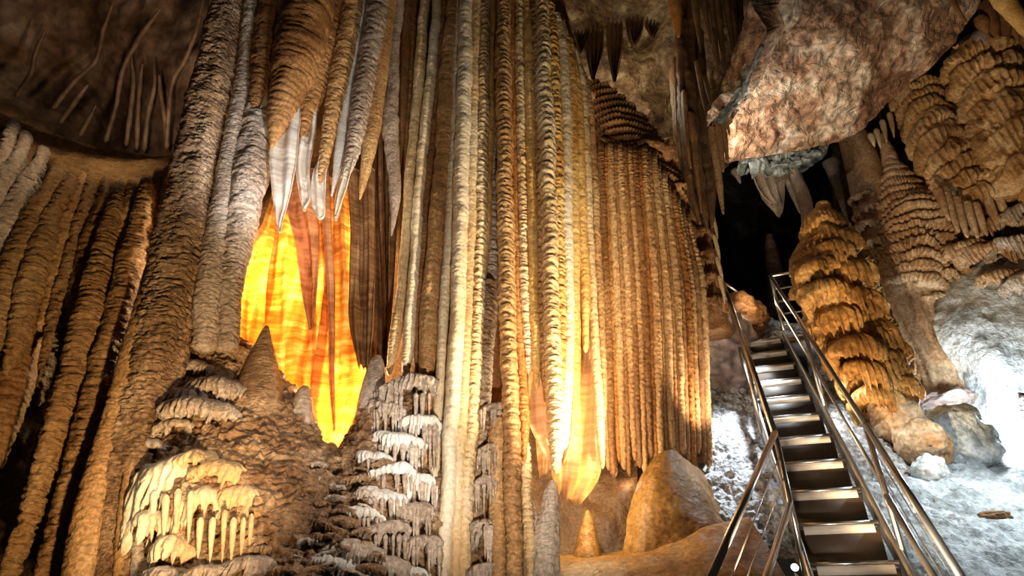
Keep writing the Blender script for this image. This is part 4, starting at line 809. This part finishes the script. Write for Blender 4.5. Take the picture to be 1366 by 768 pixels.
for (x, y, r_) in [(1150, 265, 16), (1160, 285, 20), (1158, 308, 22), (1172, 330, 26), (1180, 355, 28), (1186, 380, 28)]:
    bell('tier', x, y, 7.3, r_, 'right_tan', tb, dome=.4, drop=.6, pitch=6)
bb = thing('dripstone_column', 'broad tan hanging dripstone bulb of banded tiers under the ceiling slab edge', 'column', P(1300, 300, 6.6))
tiered(bb, [(1216, 122, 6.8, 24), (1244, 172, 6.75, 30), (1268, 215, 6.7, 36), (1290, 255, 6.65, 40), (1308, 288, 6.6, 36)], 8, 'bulb_gold', dome=.5, drop=.7, pitch=7, off=.1)
for i, (x, y, L_) in enumerate([(1250, 250, 45), (1262, 255, 55), (1274, 262, 55), (1288, 268, 50), (1300, 270, 45), (1316, 262, 45), (1330, 258, 40)]):
    sweep('drip', [(x, y, 6.3, 6), (x + 8, y + L_ * .5, 6.3, 5), (x + 17, y + L_, 6.3, 2)], 'right_tan', bb, seg=10, rough=.15)
sweep('shaft', [(1200, 100, 6.7, 16), (1208, 128, 6.7, 13), (1220, 155, 6.75, 10)], 'right_tan', bb, seg=18, rough=.12)
bc = thing('dripstone_column', 'golden-brown banded dripstone column at the far end of the hanging bulbs, close to the ceiling', 'column', P(1370, 250, 6.0))
tiered(bc, [(1302, 78, 6.2, 34), (1318, 118, 6.15, 38), (1342, 162, 6.1, 42), (1368, 205, 6.05, 46), (1396, 250, 6.0, 46)], 6, 'bulb_gold', dome=.5, drop=.8, pitch=8, off=.08)
wm = thing('flowstone_mass', 'large whitish flowstone slope spreading down to the white pool floor', 'flowstone', P(1330, 550, 6.4))
surface('slope', [
    [(1240, 420, 7.2), (1262, 368, 7.2), (1300, 330, 7.2), (1345, 290, 7.2), (1400, 250, 7.1), (1500, 220, 6.9)],
    [(1240, 420, 6.8), (1264, 385, 6.7), (1300, 355, 6.6), (1345, 325, 6.5), (1400, 300, 6.3), (1500, 280, 6.1)],
    [(1252, 455, 6.7), (1278, 440, 6.5), (1310, 425, 6.35), (1350, 410, 6.25), (1400, 400, 6.1), (1500, 390, 5.9)],
    [(1282, 505, 6.8), (1298, 500, 6.6), (1320, 495, 6.4), (1355, 490, 6.3), (1400, 485, 6.15), (1500, 480, 5.95)],
    [(1292, 605, 6.9), (1304, 605, 6.7), (1325, 605, 6.5), (1355, 605, 6.4), (1400, 605, 6.25), (1500, 605, 6.05)]],
    'frost_fine', wm, 140, 140, ((1.6, .1), (9, .03)))
for (px, py, D, rp) in [(1330, 308, 6.5, 38), (1365, 292, 6.3, 40), (1290, 338, 6.6, 36), (1325, 345, 6.45, 44), (1358, 335, 6.3, 40), (1258, 372, 6.75, 24), (1246, 400, 6.8, 20), (1338, 372, 6.3, 30), (1380, 375, 6.1, 40)]:
    bell('tier', px, py, D, rp, 'right_tan' if px < 1350 else 'rough_pale', wm, dome=.4, drop=.5, pitch=6, ry=.7)
for (x, y, r_) in [(1324, 28, 26), (1346, 46, 20)]:
    pass
uc = thing('hanging_dripstone', 'dark brown hanging dripstone in the top corner above the banded bulbs', 'dripstone', P(1345, 60, 5.6))
for i, (x0, y0, x1, y1, r_) in enumerate([(1312, 5, 1332, 52, 9), (1326, 2, 1346, 56, 9), (1342, 12, 1358, 58, 8), (1305, 22, 1318, 44, 7), (1356, 20, 1370, 66, 8)]):
    sweep('strand', [(x0, y0, 5.7, r_), ((x0 + x1) / 2, (y0 + y1) / 2, 5.7, r_), (x1, y1, 5.7, 2)], 'brown', uc, seg=14, rough=.25)
stal([(1318, -30, 4.7, 12), (1342, 5, 4.7, 12), (1372, 42, 4.7, 8), (1400, 80, 4.7, 2)], 'gold', 'bright yellow-brown stalactite crossing the top corner')
stal([(1266, -10, 5.0, 3), (1276, 10, 5.0, 3), (1290, 32, 5.0, 1.5)], 'brown', 'thin dark rod hanging at the ceiling slab edge')
o = sweep('rock_chip', [(1300, 44, 5.9, 4), (1306, 50, 5.85, 9), (1312, 56, 5.85, 9), (1318, 60, 5.9, 3)], 'pink_rock', seg=14, rough=.2)
tag(o, 'pale pinkish rock lump stuck under the dark hanging dripstone', 'rock')
for i, (x, y, h) in enumerate([(1168, 172, 26), (1176, 160, 30), (1186, 150, 34), (1196, 146, 26), (1160, 178, 18)]):
    stal([(x, y, 7.0, 4), (x + 4, y + h * .5, 7.0, 3), (x + 7, y + h, 7.0, .8)], 'cream', 'small cream stalactite in the row under the slab edge above the knobbed spike', 'cream stalactites under the slab edge', seg=9)

def boulder(label, px, py, D, rp, mat, sq=.8, fr=3.0):
    SEED[0] += 1; sd = SEED[0]
    R = rp * mpp(py, D); C = P(px, py, D); n, m = 60, 90
    ph = np.linspace(.02, math.pi - .02, n); th = np.linspace(0, 2 * np.pi, m, endpoint=False)
    U = np.stack([np.sin(ph)[:, None] * np.cos(th), np.sin(ph)[:, None] * np.sin(th), np.cos(ph)[:, None] * np.ones(m)], -1)
    k = 1 + .30 * fbm(U * 1.5 + sd, 3, sd) + .10 * fbm(U * 5 + sd, 3, sd) - .06 * np.abs(fbm(U * 4 + sd, 2, sd + 1))
    V = C + U * k[..., None] * R * np.array([1, .9, sq])
    o = mesh('boulder', V.reshape(-1, 3), grid_quads(n, m, True), mat)
    return tag(o, label, 'boulder')
boulder('rounded pinkish lobe of rock at the foot of the orange stalagmite', 1198, 560, 5.75, 36, 'right_tan', .9)
boulder('second pinkish rock lobe lower down, bordering the white pool floor', 1228, 590, 5.6, 36, 'right_tan', .95)
boulder('big smooth whitish rock between the pinkish lobes and the whitish flowstone', 1276, 586, 6.0, 50, 'frost_fine', .9)
boulder('small frosted stone below the pinkish lobes', 1240, 630, 5.3, 24, 'frost_fine', .9)
boulder('flat dark ledge rock with an orange edge, below the column of thin tiers', 1262, 536, 6.8, 36, 'pink_rock', .35)
boulder('dark rounded rock in the gap behind the orange stalagmite', 1212, 505, 7.2, 24, 'brown', 1.1)
boulder('dark grey stone at the foot of the white flowstone slope', 1364, 536, 5.9, 16, 'gravel', .7)
boulder('smooth pinkish rock at the head of the frosted slope, touching the domed column', 965, 470, 7.0, 46, 'pink_rock', 1.15)
boulder('brown rounded rock behind the railing at the stair top', 985, 425, 7.5, 40, 'brown', .8)
boulder('brown mud-filled hollow in the white pool floor', 1326, 690, 4.78, 22, 'brown', .35)

# ================================================================== THE STAIRS
O = np.array([1.9405, 4.185, .3221 + EYE]); AZ = 0.33755; RISE, GO, WST = .27, .27557, .4393
dr_ = np.array([math.sin(AZ), math.cos(AZ), 0]); pr = np.array([math.cos(AZ), -math.sin(AZ), 0]); up = np.array([0, 0, 1.0])
st = thing('staircase', 'steel staircase climbing away between the frosted slope and the orange stalagmite', 'stairs', O - 7 * (GO * dr_ + RISE * up) - .25 * up)
slope = (GO * dr_ + RISE * up); slope_n = slope / np.linalg.norm(slope)
SW = WST + .06
for k in range(-7, 11):
    A = O + k * slope
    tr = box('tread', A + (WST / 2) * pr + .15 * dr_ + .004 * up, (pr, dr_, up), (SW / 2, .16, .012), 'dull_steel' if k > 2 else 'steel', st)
    n_ = box('nosing_strip', A + (WST / 2) * pr - .012 * dr_ - .036 * up, (pr, dr_, up), (WST / 2, .006, .027), 'nosing', tr)
    n_['label'] = 'pale front strip'
    if k < 10: box('riser', A + (WST / 2) * pr + .27 * dr_ + (RISE / 2 - .01) * up, (pr, dr_, up), (SW / 2 - .004, .006, RISE / 2 - .02), 'riser', st)
perp = np.cross(pr, slope_n)
for side in (-1, 1):
    off = -.055 if side < 0 else WST + .055
    a = O + off * pr - 7.3 * slope - .03 * up; b = O + off * pr + 10.3 * slope - .03 * up
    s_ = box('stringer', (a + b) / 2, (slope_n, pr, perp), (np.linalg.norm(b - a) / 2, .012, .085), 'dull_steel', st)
# railings
RH = .86
def rail_pt(side, k, h=RH): return O + (-.07 if side < 0 else WST + .07) * pr + k * slope + h * up
for side in (-1, 1):
    bar('handrail', rail_pt(side, 0), rail_pt(side, 10.2), .021, 'steel', st)
    bar('lower_rail', rail_pt(side, 0, RH - .12 if side < 0 else .45), rail_pt(side, 10.2, RH - .12 if side < 0 else .45), .014, 'steel', st)
    for k in (0, 5, 10.2):
        bar('post', rail_pt(side, k, -.12), rail_pt(side, k), .02, 'steel', st)
# the flared lower rails
eL = P(946, 775, 3.25); eR = P(1284, 772, 3.3); t0L = rail_pt(-1, 0); t0R = rail_pt(1, 0)
bar('handrail', t0L, eL, .022, 'steel', st); bar('handrail', t0R, eR, .022, 'steel', st)
dn = np.array([0, 0, -1.0])
bL = rail_pt(-1, 0, .38); bar('lower_rail', bL, eL + (bL - t0L), .022, 'steel', st)
for h in (.16, .3): bar('cable', t0L + h * dn, eL + h * dn, .004, 'steel', st, 6)
bR = rail_pt(1, 0, .4); bar('lower_rail', bR, eR + (bR - t0R), .02, 'dull_steel', st)
for h in (.15, .3): bar('cable', t0R + h * dn, eR + h * dn, .004, 'steel', st, 6)
for e in (eL, eR): bar('post', e, np.array([e[0], e[1], 0.05]), .02, 'steel', st)
# landing and the walkway that turns away
T = O + 10 * slope
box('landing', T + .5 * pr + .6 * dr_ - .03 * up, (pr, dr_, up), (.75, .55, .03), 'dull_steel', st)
la = rail_pt(-1, 10.2); lb = P(1042, 428, 8.6)
bar('handrail', la, lb, .018, 'dull_steel', st); bar('lower_rail', la - .42 * up, lb - .42 * up, .016, 'dull_steel', st)
bar('post', lb, lb - .9 * up, .018, 'dull_steel', st)
ra = rail_pt(1, 10.2)
for h in (0, .2, .38, .56, .72):
    bar('handrail' if h == 0 else 'rail', ra - h * up + .02 * dr_, ra - h * up + .9 * pr + .02 * dr_, .016 if h in (0, .38) else .010, 'steel' if h != .2 else 'dull_steel', st)
bar('post', ra + .9 * pr, ra + .9 * pr - .95 * up, .018, 'steel', st)
for q in range(6):
    box('grating_bar', T + (.62 + .0) * pr + (.1 + .12 * q) * dr_ + .02 * up, (pr, dr_, up), (.5, .02, .012), 'dull_steel', st)

# small floodlight on the ledge beside the stairs
lc = P(1061, 757, 4.35)
fx = thing('floodlight', 'small black floodlight with a bright face, on the ledge beside the lower stairs', 'lamp', lc - .1 * up)
bar('housing', lc, lc + np.array([.09, .1, -.02]), .032, 'black', fx, 14)
ml = bpy.data.materials.new('lamp_face'); ml.use_nodes = True; MATS['lamp_face'] = ml
ml.node_tree.nodes['Principled BSDF'].inputs['Emission Color'].default_value = (.95, .98, 1, 1)
ml.node_tree.nodes['Principled BSDF'].inputs['Emission Strength'].default_value = 6
bar('lens', lc + np.array([-.012, -.014, .003]), lc + np.array([-.002, -.002, .0]), .022, 'lamp_face', fx, 14)
bar('bracket', lc + np.array([.04, .05, -.03]), lc + np.array([.04, .05, -.2]), .01, 'black', fx, 8)
